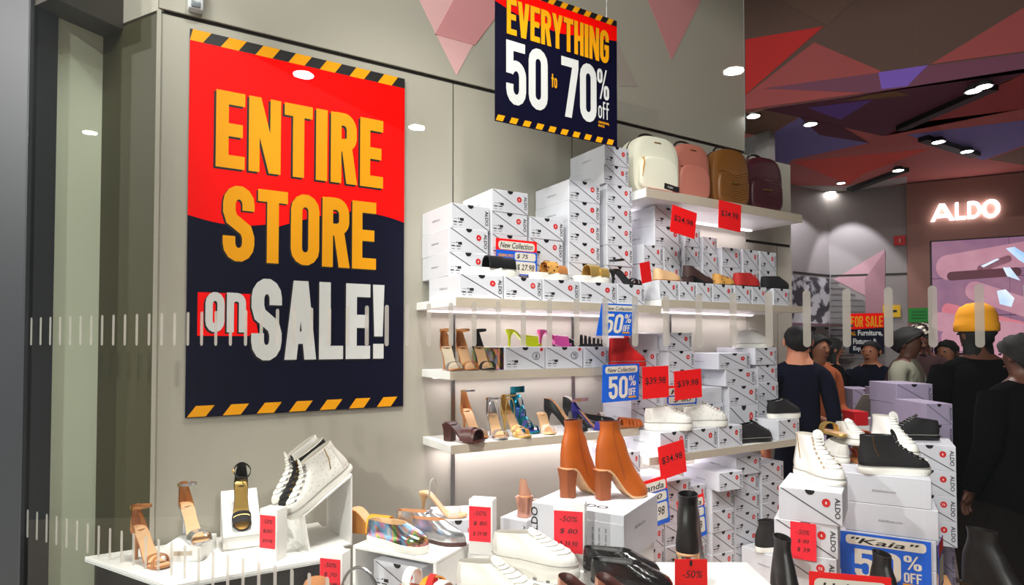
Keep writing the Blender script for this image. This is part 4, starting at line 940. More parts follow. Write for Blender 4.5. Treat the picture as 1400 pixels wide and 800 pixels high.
place(closed_shoe('black pointed pump on the lower shelf', m_blk, sole=m_blk, lining=m_nude, h=.095, heel='stiletto', L=.22, W=.035, tab=POINT, plat=.005, heel_m=m_blk), on_wall(773, 2.43, ZL), -22)
place(closed_shoe('second black pump with white inside behind the first', m_blk, sole=m_blk, lining=m_lin_w, h=.09, heel='stiletto', L=.2, W=.034, tab=POINT, plat=.005), on_wall(794, 2.52, ZL), -30)
place(heel_sandal('cobalt blue and tan heel with mauve ankle strap', L=.2, W=.035, h=.085, sole=m_cobalt, insole=m_tan, strap=m_cobalt, counter=m_cobalt, ankle=mat('strap_mauve', (150, 108, 112), .5), ankle_w=.014, straps=((.76, .06, .034, 0),), az=.05, tab=POINT), on_wall(808, 2.41, ZL), -18)
place(closed_shoe('black flat with white edging on the lower shelf', m_suede, sole=m_blk, lining=m_tan, L=.18, W=.036, plat=.006, name='flat_shoe', strap=m_lin_w), on_wall(819, 2.535, ZL), 20)
place(slide('brown leather gladiator flat sandal at the end of the lower shelf', L=.18, W=.038, th=.01, sole=m_outs, insole=m_tan, bands=tuple((.3 + .11 * i, .014, .045 - .003 * i, 0, m_cam) for i in range(6)), name='strappy_sandal'), on_wall(857, 2.366, ZL), 27)
# ------------------------------------------------------------------ sneaker shelf
ZS = 1.17
place(sneaker('white chunky sneaker with tall sole, in front of the small card', m_wht, m_rub, m_lace, m_lin_w, L=.235, W=.045, th=.034), on_wall(913, 2.255, ZS), 0)
place(sneaker('white croc textured sneaker beside the chunky one', m_snake, m_rub, m_lace, m_lin_w, L=.245, W=.045, th=.03), on_wall(963, 2.255, ZS), 12)
place(sneaker('black trainer lying on the sneaker shelf between boxes', m_suede, m_blk, m_blk, m_blk, L=.24, W=.042, th=.02), (2.94, 2.25, 1.0595), ALW - 10)
place(sneaker('black knit sneaker with white sole on the end box', m_suede, m_rub, m_blk, m_blk, L=.215, W=.042, th=.026), on_wall(1070, 2.25, 1.172), 20)
place(sneaker('white sneaker with black outsole topping the end stack', m_wht, m_rub, m_lace, m_lin_w, L=.24, W=.045, th=.022), (3.16, 2.42, 1.576), 8)
place(boot('black sock boot with white sole by the bench', m_suede, 0, None, m_rub, m_blk, L=.25, W=.043, plat=.028, zsc=.8), (2.89, 2.07, .5225), 12)

# ------------------------------------------------------------------ backpacks on the high shelf
def backpack(label, p, yaw, m, m2, w=.29, h=.345, d=.13, quilt=False, cream=None, gold=True):
    o = empty('backpack', label, 'backpack', M=T(*p) @ RZ(math.radians(yaw)))
    def outline(s, dz=0.0):
        pts = []
        for i in range(36):
            a = 2 * PI * i / 36; c, sn = math.cos(a), math.sin(a); e = .42 if sn < 0 else .62
            pts.append((math.copysign(abs(c) ** e, c) * w / 2 * s * (1 if sn < 0 else 1 - .04 * sn), h / 2 + math.copysign(abs(sn) ** e, sn) * h / 2 * s))
        return pts
    R = []
    for y, s in ((d, .9), (d * .97, .97), (d * .75, 1), (d * .25, 1), (d * .04, .97), (0, .9), (-.004, .75)):
        R.append([Vector((x, y, z)) for x, z in outline(s)])
    part('body', loft(R, True, True), m, o, 50)
    q = outline(1.005); part('zip', band([(x, d * .5, z) for x, z in q], (0, 1, 0), .008, .003, True), m2, o)
    pk = part('front_pocket', loft([[Vector((x * .84, y, .02 + z * k)) for x, z in outline(s)] for y, s, k in ((.002, 1.0, .56), (-.016, 1.0, .56), (-.024, .95, .56), (-.026, .85, .57))], True, True), m if not quilt else m, o, 50)
    if quilt:
        for i in range(11):
            z = .035 + i * .0145; part('quilt_line', tube([(-w * .36, -.0255, z + .03), (0, -.027, z), (w * .36, -.0255, z + .03)], .0034, 6), m, pk)
    part('pocket_zip', bx(-w * .33, w * .33, -.012, -.004, h * .575, h * .595), m_gold_metal if cream else m2, o, None, .002)
    if cream: part('zip_pull', tube([(-w * .33, -.016, h * .59), (-w * .345, -.03, h * .5), (-w * .37, -.022, h * .26)], .004, 6), mat('zip_pull_tan', (190, 140, 70), .5), o)
    if quilt: part('clasp', band([(-.03, -.03, h * .40), (0, -.032, h * .385), (.03, -.03, h * .40)], (0, 0, 1), .008, .004), m_gold_metal, o)
    if gold: part('name_plate', bx(-.022, .022, -.008, -.002, h * .87, h * .885), m_gold_metal, o, None, .001)
    part('handle', tube([(-.06, d * .55, h - .012)] + [(.062 * -math.cos(PI * i / 10), d * .6, h - .005 + .035 * math.sin(PI * i / 10)) for i in range(1, 10)] + [(.06, d * .55, h - .012)], .006, 8), m2, o)
    for s in (-1, 1): part('shoulder_strap', band([(s * .07, d * .95, h * .93), (s * .10, d + .025, h * .7), (s * .11, d + .02, h * .4), (s * .12, d * .98, h * .08)], (1, 0, 0), .028, .006), m2, o)
    return o
ZBG = 2.3735
m_bagw = mat('bag_white', (226, 224, 204), .45, var=.03); m_bagp = mat('bag_pink', (186, 112, 96), .5, var=.05); m_bagb = mat('bag_olive', (120, 74, 26), .45, var=.08); m_bagr = mat('bag_burgundy', (70, 20, 30), .45, var=.08); m_bagd = mat('bag_trim_dark', (38, 30, 30), .5)
backpack('cream white backpack with gold zip on the high shelf', (2.333, 2.36, ZBG), -4, m_bagw, m_bagd, w=.312, h=.315, cream=True)
backpack('dusty pink backpack between cream and brown backpacks', (2.63, 2.39, ZBG), -6, m_bagp, m_bagd, w=.26, h=.335)
backpack('olive brown quilted backpack with gold clasp', (2.915, 2.36, ZBG), -8, m_bagb, m_bagd, w=.272, h=.345, quilt=True, gold=False)
backpack('burgundy quilted backpack at the far end of the high shelf', (3.212, 2.36, ZBG), -8, m_bagr, m_bagd, w=.295, h=.345, quilt=True, gold=False)
fc = card('leaflet', 'red edged leaflet lying at the foot of the cream backpack', 'card', .2, .075, m_cardred, T(2.17, 2.257, 2.3737) @ RX(math.radians(-90)))
part('white_field', flat([[(.012, .012), (.188, .012), (.188, .064), (.012, .064)]], -.0006), m_cream, fc, None)
tg_ = card('bag_tag', 'small black tag hanging below the cream backpack', 'tag', .105, .03, m_pblack, facing((2.285, 2.262, 2.384), 0, 6)); fit_text('ALDO', .02, .06, .01, .01, m_cream, tg_, -.0008)
# ------------------------------------------------------------------ white table by the side wall
def gpt(t, d, z=0.0): q = GT * t + GN * d; return Vector((q.x, q.y, z))
ZA = .87
tb = empty('display_table', 'white topped display table with black base under the tall poster', 'table', (.3, 2.4, 0))
tbl = [(-.128, 2.60), (.105, 2.158), (.66, 2.158), (.66, 2.60)]
inner = [(-.095, 2.585), (.12, 2.178), (.645, 2.178), (.645, 2.585)]
off = lambda P: [(x - .3, y - 2.4) for x, y in P]
part('top', prism(off(tbl), ZA - .018, ZA), m_white, tb, None, .002); part('base', prism(off(inner), 0, ZA - .018), mat('table_black', (14, 14, 18), .3, coat=.3), tb, None)
part('edge_trim', prism([(x * 1.004, y * 1.004) for x, y in off(tbl)], ZA - .0125, ZA - .0095), mat('acrylic_edge', (200, 206, 206), .2), tb, None)
def block(name, label, cat, c, rz, sx, sy, h, m=None, bev=.003):
    o = part(name, bx(-sx / 2, sx / 2, -sy / 2, sy / 2, 0, h), m or m_white, None, 40, bev); o.matrix_world = T(*c) @ RZ(rz)
    return tag(o, label, cat)
def vyaw(view): return VIEW + math.radians(view)
place(heel_sandal('tan heeled sandal with ankle strap standing on the white table', L=.205, W=.031, h=.1, sole=m_tan, strap=m_tan, counter=m_tan, ankle=m_tan, straps=((.72, .014, .034, .05), (.8, .014, .03, -.04))), (.06, 2.405, ZA + .001), -32)
b1 = block('display_block', 'low white block under the silver sandal on the white table', 'display block', (.185, 2.425, ZA), vyaw(4), .12, .13, .055)
part('label_slot', bx(-.03, .03, -.0655, -.064, .02, .035), m_shelf_edge, b1, None)
place(heel_sandal('silver heeled sandal with ankle strap on the low white block', L=.205, W=.031, h=.1, sole=m_sil, strap=m_sil, counter=m_tan, ankle=m_sil, straps=((.76, .04, .034, .04),)), (.19, 2.42, ZA + .0565), -42)
def wedge(name, label, c, rz, L, W, h0, h1, t=.006, open_=True, ledge=True):
    """bent white sheet: ramp rising from h0 (front) to h1 (back); local x = up the ramp"""
    o = empty(name, label, 'display stand', M=T(*c) @ RZ(rz))
    ex = lambda poly: xf(front_prism(poly, -W / 2, W / 2), Matrix.Identity(4))
    part('ramp', ex([(0, h0), (L, h1), (L, h1 - t), (0, h0 - t)]), m_white, o, None)
    part('back_panel', ex([(L - t, 0), (L, 0), (L, h1), (L - t, h1 - .002)]), m_white, o, None)
    part('foot_panel', ex([(.0, 0), (L - t, 0), (L - t, t), (.0, t)]), m_white, o, None)
    part('front_panel', ex([(0, h0), (t, h0 - t * .5), (t + .02, t), (.02, t)]) if open_ else ex([(0, 0), (t, 0), (t, h0 - t * .5), (0, h0)]), m_white, o, None)
    if ledge: part('ledge', ex([(-.006, h0 - .002), (0, h0 - .002), (0, h0 + .012), (-.006, h0 + .012)]), m_white, o, None)
    return o
# small ramp with the black sandal: uphill runs away from the street
r2 = math.radians(118)
wedge('display_ramp', 'small white ramp holding the black ankle strap sandal', (.345, 2.40, ZA), VIEW + r2, .175, .125, .05, .175, open_=False)
pit = math.degrees(math.atan2(.125, .175))
cs = Vector((.345, 2.40, ZA)) + Matrix.Rotation(VIEW + r2, 3, 'Z') @ Vector((.085, 0, .114))
place(heel_sandal('black suede sandal with ankle strap leaning on the small ramp', L=.195, W=.031, h=.075, sole=m_suede, insole=m_gold, strap=m_suede, counter=m_suede, ankle=m_suede, straps=((.7, .014, .034, .0), (.82, .03, .03, 0))), cs, 118 - 180, pit)
# large ramp with three high tops: uphill to the right
r3 = math.radians(35)
bc = Vector((.508, 2.364, ZA))
wedge('display_ramp', 'large white ramp holding three high top sneakers', tuple(bc), VIEW + r3, .176, .262, .132, .255, ledge=False)
sl = math.degrees(math.atan2(.123, .176))
for i, (lb, mm, so, la, pn) in enumerate((('white high top sneaker leaning on the big ramp, furthest from the tag block', m_wht, m_rub, m_lace, None), ('black high top sneaker leaning between two white high tops', m_suede, m_rub, m_blk, None), ('white croc textured high top leaning beside the ramp edge', m_snake, m_rub, m_lace, None))):
    q = bc + Matrix.Rotation(VIEW + r3, 3, 'Z') @ Vector((.080, .087 - .0873 * i, .1900))
    place(sneaker(lb, mm, so, la, m_lin_w, True, L=.27, W=.039, th=.022, zsc=.84, eyelets=m_gold_metal if i == 1 else m_steel, toe_cap=i != 1, zipper=i == 2), q, 180 + 35, sl)
def tag_block(label, c, rz, lines, w=.072, h=.185, d=.05):
    o = block('price_block', label, 'price block', c, rz, w, d, h, m_white, .0015)
    pc = part('red_card', bx(-w / 2 + .002, w / 2 - .006, -d / 2 - .0016, -d / 2 - .0006, h * .24, h * .88), m_pink_card, o, None)
    for i, s in enumerate(lines): fit_text(s, -w * .3, w * .28, h * (.72 - .19 * i), h * .085, m_ink, pc, -d / 2 - .0024, .0, .2)
    return o
tag_block('slim white block with red price card in front of the big ramp', (.42, 2.245, ZA), vyaw(-18), ['-50%', '$80', '$39.98'], .07, .172, .052)

# ------------------------------------------------------------------ middle table along the glass
ZM2 = .66
t2 = empty('display_table', 'low white table along the glass holding risers, boxes and shoes', 'table', gpt(-.85, 1.85))
def quadp(t0, t1, d0, d1): return [((GT * t + GN * d - gpt(-.85, 1.85)).x, (GT * t + GN * d - gpt(-.85, 1.85)).y) for t, d in ((t0, d0), (t1, d0), (t1, d1), (t0, d1))]
part('top', prism(quadp(-1.50, -.22, 1.27, 2.38), ZM2 - .03, ZM2), m_white, t2, None, .003)
for t, d in ((-1.4, 1.35), (-.27, 1.35), (-1.4, 2.3), (-.27, 2.3)): part('leg', prism(quadp(t - .03, t + .03, d - .03, d + .03), 0, ZM2 - .03), m_black, t2, None)
def riser(label, t, d, sx, sy, ztop, th=.012):
    o = empty('display_riser', label, 'display riser', M=T(*gpt(t, d, ZM2)) @ RZ(GA)); h = ztop - ZM2
    part('top', bx(-sx / 2, sx / 2, -sy / 2, sy / 2, h - th, h), m_white, o, 40, .002)
    for s in (-1, 1): part('side_panel', bx(s * sx / 2 - (th if s > 0 else 0), s * sx / 2 + (th if s < 0 else 0), -sy / 2, sy / 2, 0, h - th), m_white, o, None)
    return o
def td(px, py, z): q = level_pt(px, py, z); return q.dot(GT), q.dot(GN)
# riser under the iridescent slip on, with two boxes stored below it
RT, RD = -1.3085, 1.84
riser('white bridge riser under the iridescent slip on and silver shoes', RT, RD, .347, .3, .90)
for i in range(2):
    pc_ = gpt(RT - .09, RD - .14); shoebox(pc_.x, pc_.y, ZM2 + .001 + .1005 * i, ('lower' if i == 0 else 'upper') + ' white shoe box stored beneath the bridge riser', None, .2, .27, .1, yaw=GA)
place(closed_shoe('iridescent silver slip on sneaker with white sole on riser', m_holo, LOAF, LOAF_IN, sole=m_rub, lining=m_lining, L=.268, W=.045, plat=.026, name='slip_on_shoe', zsc=.86, sole_wf=1.04), level_pt(543, 747, .9015), -34)
place(slide('mustard yellow wedge mule behind the iridescent slip on', L=.175, W=.04, h=.075, sole=m_mustd, insole=m_nude, bands=((.68, .08, .055, 0, m_must),), heel='wedge', name='wedge_mule', cat='mule'), level_pt(509, 728, .9015), -12)
place(closed_shoe('silver lace up oxford with tan lining', m_sil, LOAF, LOAF_IN, sole=m_outs, lining=m_tan, L=.225, W=.037, plat=.01, name='oxford_shoe', bow=m_sil), level_pt(578, 727, .9015), -24)
place(closed_shoe('pointed silver loafer with wooden sole in front of the oxford', m_sil, LOAF, LOAF_IN, sole=m_choc, lining=m_tan, L=.225, W=.037, plat=.014, name='loafer', tab=POINT), level_pt(599, 741, .9015), -24)
def gbox(px, py, z, label, yaw_v, w=.2, d=.3, h=.11, **kw):
    p_ = level_pt(px, py, z); return shoebox(p_.x, p_.y, z, label, None, w, d, h, yaw=VIEW + math.radians(yaw_v), **kw)
pc_ = level_pt(592, 713, .90)
cbx = shoebox(pc_.x, pc_.y, .78, 'white shoe box under the clear strap sandal', None, .2, .22, .12, yaw=VIEW + math.radians(10))
block('display_plinth', 'white plinth under the shoe box with the clear sandal', 'display block', (cbx.location.x, cbx.location.y, ZM2), cbx.rotation_euler.z, .19, .21, .7795 - ZM2)
place(heel_sandal('nude heeled sandal with clear strap on a shoe box', L=.2, W=.035, h=.09, sole=m_nude, strap=m_clear, straps=((.74, .04, .034, 0), (.3, .006, .075, .06)), strap_mats=[m_clear, m_lin_w]), level_pt(606, 706, .9012), -4)
# price blocks
tag_block('white price block with red card between silver loafer and white sneaker', level_pt(660, 755, .88), vyaw(-14), ['-50%', '$ 80', '$ 39.98'], .085, .185, .055)
block('display_plinth', 'white plinth under the red price block by the silver loafer', 'display block', gpt(*td(660, 753, .88), ZM2), GA, .088, .06, .879 - ZM2)
tag_block('white price block with red card before the big boot box', level_pt(780, 773, .925), vyaw(-14), ['-50%', '$ 80', '$ 39.98'], .095, .195, .06)
block('display_plinth', 'white plinth under the red price block by the boot box', 'display block', gpt(*td(780, 773, .925), ZM2), GA, .13, .07, .924 - ZM2)
# big boot box
bb_near = level_pt(853, 705, 1.08); bb_l = level_pt(727, 686, 1.08); bb_r = level_pt(900, 674, 1.08)
yaw_b = math.atan2((bb_near - bb_l).y, (bb_near - bb_l).x); wb_ = (bb_near - bb_l).length; db_ = .32
cb = bb_l + (bb_near - bb_l) / 2 + Vector((-math.sin(yaw_b), math.cos(yaw_b), 0)) * db_ / 2
bbx = empty('boot_box', 'large white boot box with two camel ankle boots standing on it', 'box', M=T(cb.x, cb.y, .925) @ RZ(yaw_b))
part('body', bx(-wb_ / 2, wb_ / 2, -db_ / 2, db_ / 2, 0, .155), m_box, bbx, None, .002)
part('lid_flap', bx(.02, wb_ / 2 - .004, -db_ / 2 - .001, -db_ / 2, .012, .125), mat('box_card_grey', (206, 207, 212), .5), bbx, None)
link('brand_print', text_mesh('ALDO', .034, m_ink, .0006, 1.1, 0, 'CENTER'), bbx, T(-wb_ / 2 + .022, -db_ / 2 - .0012, .09) @ RY(-PI / 2))
link('brand_print', text_mesh('ALDO', .045, m_ink, .0006, 1.1, 0, 'CENTER'), bbx, T(.02, -.12, .1556) @ RX(-PI / 2))
for i in range(3): link('fine_print', text_mesh('style  colour  size', .011, m_ink, 0, .8, 0, 'CENTER'), bbx, T(.06 + .022 * i, -db_ / 2 - .0014, .075) @ RY(-PI / 2))
link('web_print', text_mesh('AldoShoes.com', .016, _url.materials[0], 0, 1, 0, 'CENTER'), bbx, T(wb_ / 2 + .0008, -.02, .09) @ RZ(PI / 2))
block('display_plinth', 'white plinth under the large boot box', 'display block', (cb.x, cb.y, ZM2), yaw_b, wb_ - .02, db_ - .02, .924 - ZM2)
for lb, px, py, vw in (('camel leather ankle boot with block heel, nearer the wall on the boot box', 797, 676, 38), ('camel leather ankle boot with block heel, by the boot box corner', 850, 680, 20)):
    place(boot(lb, m_cam, .095, 'block', m_nude, m_choc, L=.19, W=.038, plat=.008, heel_m=mat('heel_stack', (160, 84, 40), .5), seam=mat('seam_camel', (150, 72, 22), .5), zsc=.95), level_pt(px, py, 1.0812), vw)
ab = gbox(684, 741, .88, 'white shoe box with black name on its lid behind the white sneaker', -32, .11, .2, .09, seam=False, dot=False, print_=False)
link('lid_print', text_mesh('ALDO', .045, m_ink, .0006, 1.0, 0, 'CENTER'), ab, T(-.01, -.02, BH + .0008) @ RX(-PI / 2) @ RY(.35))
block('display_plinth', 'white plinth under the shoe box with the name on its lid', 'display block', (ab.location.x, ab.location.y, ZM2), ab.rotation_euler.z, .11, .2, .879 - ZM2)
place(heel_sandal('rose foil heeled sandal seen from behind on the named box', L=.15, W=.03, h=.07, sole=m_nude, strap=m_rose, counter=mat('rose_foil', (226, 168, 140), .25, .5, var=.2, vscale=12), straps=((.74, .03, .034, 0),), heel='block', ch=.06), (ab.location.x + .01, ab.location.y - .01, .9712), 62)
# platform sneaker
sn = level_pt(730, 786, .915)
riser('white bridge riser under the white platform sneaker', sn.dot(GT), sn.dot(GN) - .01, .27, .09, .915)
place(sneaker('white platform sneaker with ridged sole on riser', m_wht, m_rub, m_lace, m_lin_w, L=.27, W=.043, th=.046, lugs=m_steel, sole_bulge=.03, zsc=.9), (sn.x, sn.y, .916), -27)
place(sneaker('lower white sneaker standing before the platform sneaker', m_wht, m_rub, m_lace, m_lin_w, L=.26, W=.043, th=.028), level_pt(680, 824, .868), -27)
place(slide('white and orange strappy sandal before the risers', L=.2, W=.04, th=.02, sole=m_rub, insole=m_rust, bands=((.25, .03, .06, 0, m_rub), (.62, .02, .05, .08, m_must), (.62, .02, .052, -.08, m_redl), (.8, .03, .04, 0, m_rub)), name='strappy_sandal'), level_pt(582, 818, .85), -30)
for lb, px, py in (('low white block under the lower white sneaker', 680, 824), ('low white block under the white and orange sandal', 582, 818)):
    qq = level_pt(px, py, .868 if px > 650 else .85); block('display_block', lb, 'display block', (qq.x, qq.y, ZM2), vyaw(-27), .17, .08, (.868 if px > 650 else .85) - ZM2 - .001)
# handbag with a bright metal handle
hq = level_pt(492, 812, .88); hb_ = empty('handbag', 'silver white handbag with round steel handle below the big ramp', 'handbag', M=T(hq.x, hq.y, .72) @ RZ(vyaw(-20)))
part('body', loft([[Vector((x * .085 * k, y * .035 * k2, z)) for x, y in [(math.copysign(abs(math.cos(a)) ** .5, math.cos(a)), math.copysign(abs(math.sin(a)) ** .5, math.sin(a))) for a in [2 * PI * i / 20 for i in range(20)]]] for z, k, k2 in ((0, 1, 1), (.01, 1.04, 1.05), (.1, 1, .9), (.158, .95, .5), (.162, .9, .4))], True, True), m_sil, hb_, 50)
part('handle', tube([(.062 * -math.cos(PI * i / 14), 0, .15 + .085 * math.sin(PI * i / 14)) for i in range(15)], .0045, 8), m_steel, hb_)
part('clasp', bx(-.012, .012, -.036, -.03, .1, .125), m_gold_metal, hb_, None)
tag_block('white price block with red card beside the steel handled handbag', level_pt(458, 822, .785), vyaw(-16), ['-50%', '$ 70', '$ 34.98'], .08, .16, .05)
qq = level_pt(458, 822, .785); block('display_block', 'low white block under the price block by the handbag', 'display block', (qq.x, qq.y, ZM2), vyaw(-16), .085, .06, .785 - ZM2 - .001)
block('display_block', 'low white block under the steel handled handbag', 'display block', (hq.x, hq.y, ZM2), vyaw(-20), .17, .08, .72 - ZM2 - .001)
qq = deep_pt(428, 800, 1.8); place(slide('tan slide beside the handbag, only its toe above the edge', L=.2, W=.04, th=.02, sole=m_outs, insole=m_tan, bands=((.7, .08, .05, 0, m_tan),)), (qq.x, qq.y, .836), 100)
block('display_block', 'low white block under the tan slide', 'display block', (qq.x, qq.y, ZM2), vyaw(100), .16, .07, .8355 - ZM2)
# patent loafers, rose gold shoes
lf = level_pt(849, 784, .935); sdv = Matrix.Rotation(VIEW + math.radians(-24 - 90), 3, 'Z') @ Vector((1, 0, 0)); fwv = Matrix.Rotation(VIEW + math.radians(-24), 3, 'Z') @ Vector((1, 0, 0))
for i in range(2):
    q = lf + sdv * .088 * i + fwv * .05 * i
    place(closed_shoe('black patent croc loafer %s' % ('beside the boot box' if i == 0 else 'before its pair, away from the boot box'), m_patent, LOAF, LOAF_IN, sole=m_black, lining=m_blk, L=.225, W=.037, plat=.012, name='loafer', zsc=.84), (q.x, q.y, .936), -24)
qq = lf + sdv * .044 + fwv * .025; block('display_plinth', 'white plinth under the black patent loafers', 'display block', (qq.x, qq.y, ZM2), vyaw(-24), .12, .1, .935 - ZM2)
for i, px in enumerate((799, 852)):
    qq = deep_pt(px, 800, 1.55); qq.z = .94; place(closed_shoe('rose gold flat before the patent loafers, %s' % ('beside the platform sneaker' if i == 0 else 'beside the red card'), m_rose, sole=m_outs, lining=m_choc, L=.2, W=.036, plat=.008, name='flat_shoe'), qq, -60)
    if i == 0: q0 = qq
block('display_block', 'low white block under the rose gold flats', 'display block', ((q0.x + qq.x) / 2, (q0.y + qq.y) / 2, ZM2), vyaw(0), .16, .08, .939 - ZM2)

# ------------------------------------------------------------------ white box with the tall sock boot
c0 = level_pt(878, 773, .92); c1 = level_pt(1026, 773, .92); c2 = level_pt(912, 749, .92)
wbc = deep_pt(966, 790, 1.83)
wbx = block('white_carton', 'large plain white carton under the tall black sock boot', 'box', (wbc.x, wbc.y, .66), vyaw(0), .33, .25, .26, m_white, .003); 
t3 = empty('display_table', 'low wooden table under the stacked boxes by the sock boot', 'table', gpt(.2, 2.4))
ZT3 = .652
def quad3(t0, t1, d0, d1): return [((GT * t + GN * d - gpt(.2, 2.4)).x, (GT * t + GN * d - gpt(.2, 2.4)).y) for t, d in ((t0, d0), (t1, d0), (t1, d1), (t0, d1))]
part('top', prism(quad3(-.21, .42, 1.6, 3.1), ZT3 - .035, ZT3), m_wood, t3, None, .003)
for t, d in ((-.16, 1.65), (.37, 1.65), (-.16, 3.05), (.37, 3.05)): part('leg', prism(quad3(t - .03, t + .03, d - .03, d + .03), 0, ZT3 - .035), m_wood, t3, None)
sb = deep_pt(943, 790, 1.835); sb.z = .9205
place(boot('tall black leather sock boot with grey heel on white carton', m_blk, .09, 'stiletto', m_nude, m_blk, L=.22, W=.047, tab=POINT, zsc=.93, heel_m=m_steel), sb, 70)
rt = card('price_card', 'red -50% card at the foot of the tall sock boot', 'price tag', .088, .125, m_cardred, facing(deep_pt(923, 828.5, 1.702), math.degrees(VIEW), 0)); fit_text('-50%', .02, .075, .075, .02, m_ink, rt, -.0008, .0, .2)
part('clip', bx(.04, .046, -.003, 0, .108, .122), m_pblack, rt, None)

# stack A: three boxes and a white high top
yawA = -math.radians(63)
pa = level_pt(1064.5, 665, 1.10)
SA = ['topmost box of the stack under the white high top', 'middle white box of the stack carrying a red card', 'lower white box of the stack behind the black boot', 'bottom box of the stack under the white high top']
for i in range(4):
    shoebox(pa.x + (0, -.01, -.012, -.012)[i], pa.y + (0, .012, .016, .016)[i], 1.10 - .112 * (i + 1), SA[i], None, .198, .27, .112, yaw=yawA + (0, .04, .03, .02)[i], print_=False)
place(sneaker('white leather high top on the stacked shoe boxes', m_wht, m_rub, m_lace, m_lin_w, True, L=.24, W=.044, th=.022, eyelets=m_gold_metal, zipper=True), level_pt(1119, 656, 1.1005), -80)
ra = card('price_card', 'red card stuck on the stack under the white high top', 'price tag', .08, .125, m_pink_card, T(*(pa + Vector((-.002, -.045, -.235)))) @ RZ(yawA + .03)); fit_text('-50%', .02, .06, .085, .016, m_ink, ra, -.0008, 0, .2); fit_text('$ 80', .022, .058, .055, .014, m_ink, ra, -.0008, 0, .2); fit_text('$ 39', .02, .06, .025, .016, m_ink, ra, -.0008, 0, .2)
# stack B: boxes seen from their long side, blue card
pB = level_pt(1147, 645, 1.10); pB2 = level_pt(1269, 656, 1.10)
yawB = math.atan2((pB2 - pB).y, (pB2 - pB).x)
def side_box(k, dx, dz, label):
    e = Vector((math.cos(yawB), math.sin(yawB), 0)); c = pB + e * (.15 + dx) + Vector((-e.y, e.x, 0)) * .1
    o = link('shoe_box', _body); o.location = (c.x, c.y, 1.10 - dz); o.rotation_euler = (0, 0, yawB + PI / 2); o.scale = (.2 / BW, .3 / BD, .11 / BH)
    tag(o, label, 'box'); s = link('lid_seam', _seam, o); link('thumb_hole', _hole, o); link('web_print', _url, o, T(-BW / 2 - .0006, 0, BH * .42) @ RZ(-PI / 2))
    return o
for k, (dx, dz, lb) in enumerate(((0, .11, 'white shoe box with web address, directly under the black high top'), (.02, .221, 'second white shoe box below the black high top'), (.012, .332, 'white shoe box hidden behind the blue Kaia card'), (.012, .443, 'lowest white shoe box behind the blue Kaia card'))): side_box(k, dx, dz, lb)
eB = Vector((math.cos(yawB), math.sin(yawB), 0)); nB = Vector((eB.y, -eB.x, 0))
sale50('blue Kaia 50% card leaning on the box stack', .295, .185, T(*(pB + eB * .0 + nB * .012 - Vector((0, 0, .41)))) @ RZ(yawB), '"Kaia"')
sc_ = card('price_card', 'blue and red price card on the end of the box stack', 'price tag', .15, .18, m_blue, T(*(pB + eB * .318 + nB * .008 - Vector((0, 0, .41)))) @ RZ(yawB + math.radians(80)))
part('red_head', flat([[(0, .13), (.15, .13), (.15, .18), (0, .18)]], -.0006), m_cardred, sc_, None); part('cream_box', flat([rrect(.01, .14, .02, .12, .02)], -.001), m_cream, sc_, None)
hp = pB + eB * .185 - nB * .06
place(sneaker('black high top sneaker with white sole and gold zip on box', m_suede, m_rub, m_blk, m_blk, True, L=.25, W=.043, th=.026, zsc=.88, zipper=True, eyelets=m_steel), (hp.x, hp.y, 1.1005), -8)
# boots at the lower edge
def boot_at(label, px, py_top, depth, view, h, zsc, **kw):
    q = deep_pt(px, py_top, depth); top = h + .008 + .165 * zsc
    place(boot(label, m_blk, h, 'block', m_black, m_blk, L=.22, W=.036, zsc=zsc, **kw), (q.x, q.y, q.z - top), view); return q.z - top, q
zb1, qb1 = boot_at('black leather ankle boot in front of the stacked boxes', 1078, 742, 1.82, -95, .06, 1.0, pull=m_blk)
zb2, qb2 = boot_at('black ankle boot in front of the blue Kaia card', 1217, 764, 1.95, -95, .06, .9)
zb3, qb3 = boot_at('black ankle boot standing alone in the dark corner', 1368, 730, 2.0, -60, .06, 1.05)
for lb, zz, qq in (('low black block under the leather ankle boot', zb1, qb1), ('low black block under the boot before the blue card', zb2, qb2), ('black plinth under the lone ankle boot', zb3, qb3)):
    base = 0 if 'plinth' in lb else (ZT3 if zz > ZT3 + .01 else 0)
    block('display_block', lb, 'display block', (qq.x, qq.y, base), GA, .095, .095, max(.01, zz - base - .001), m_black)
qd = deep_pt(1106, 781, 1.62)
rs = card('price_card', 'red framed price card at the lower edge by the boots', 'price tag', .19, .14, m_cardred, T(qd.x, qd.y, qd.z - .14) @ RZ(vyaw(-14)))
part('cream_box', flat([rrect(.012, .18, .075, .125, .014)], -.001), m_cream, rs, None); fit_text('Hula', .03, .11, .085, .03, m_ink, rs, -.0016, .01, .15)
block('display_block', 'small black block under the red framed price card', 'display block', (qd.x + .07, qd.y - .055, ZT3), vyaw(-14), .19, .05, qd.z - .14 - ZT3, m_black)
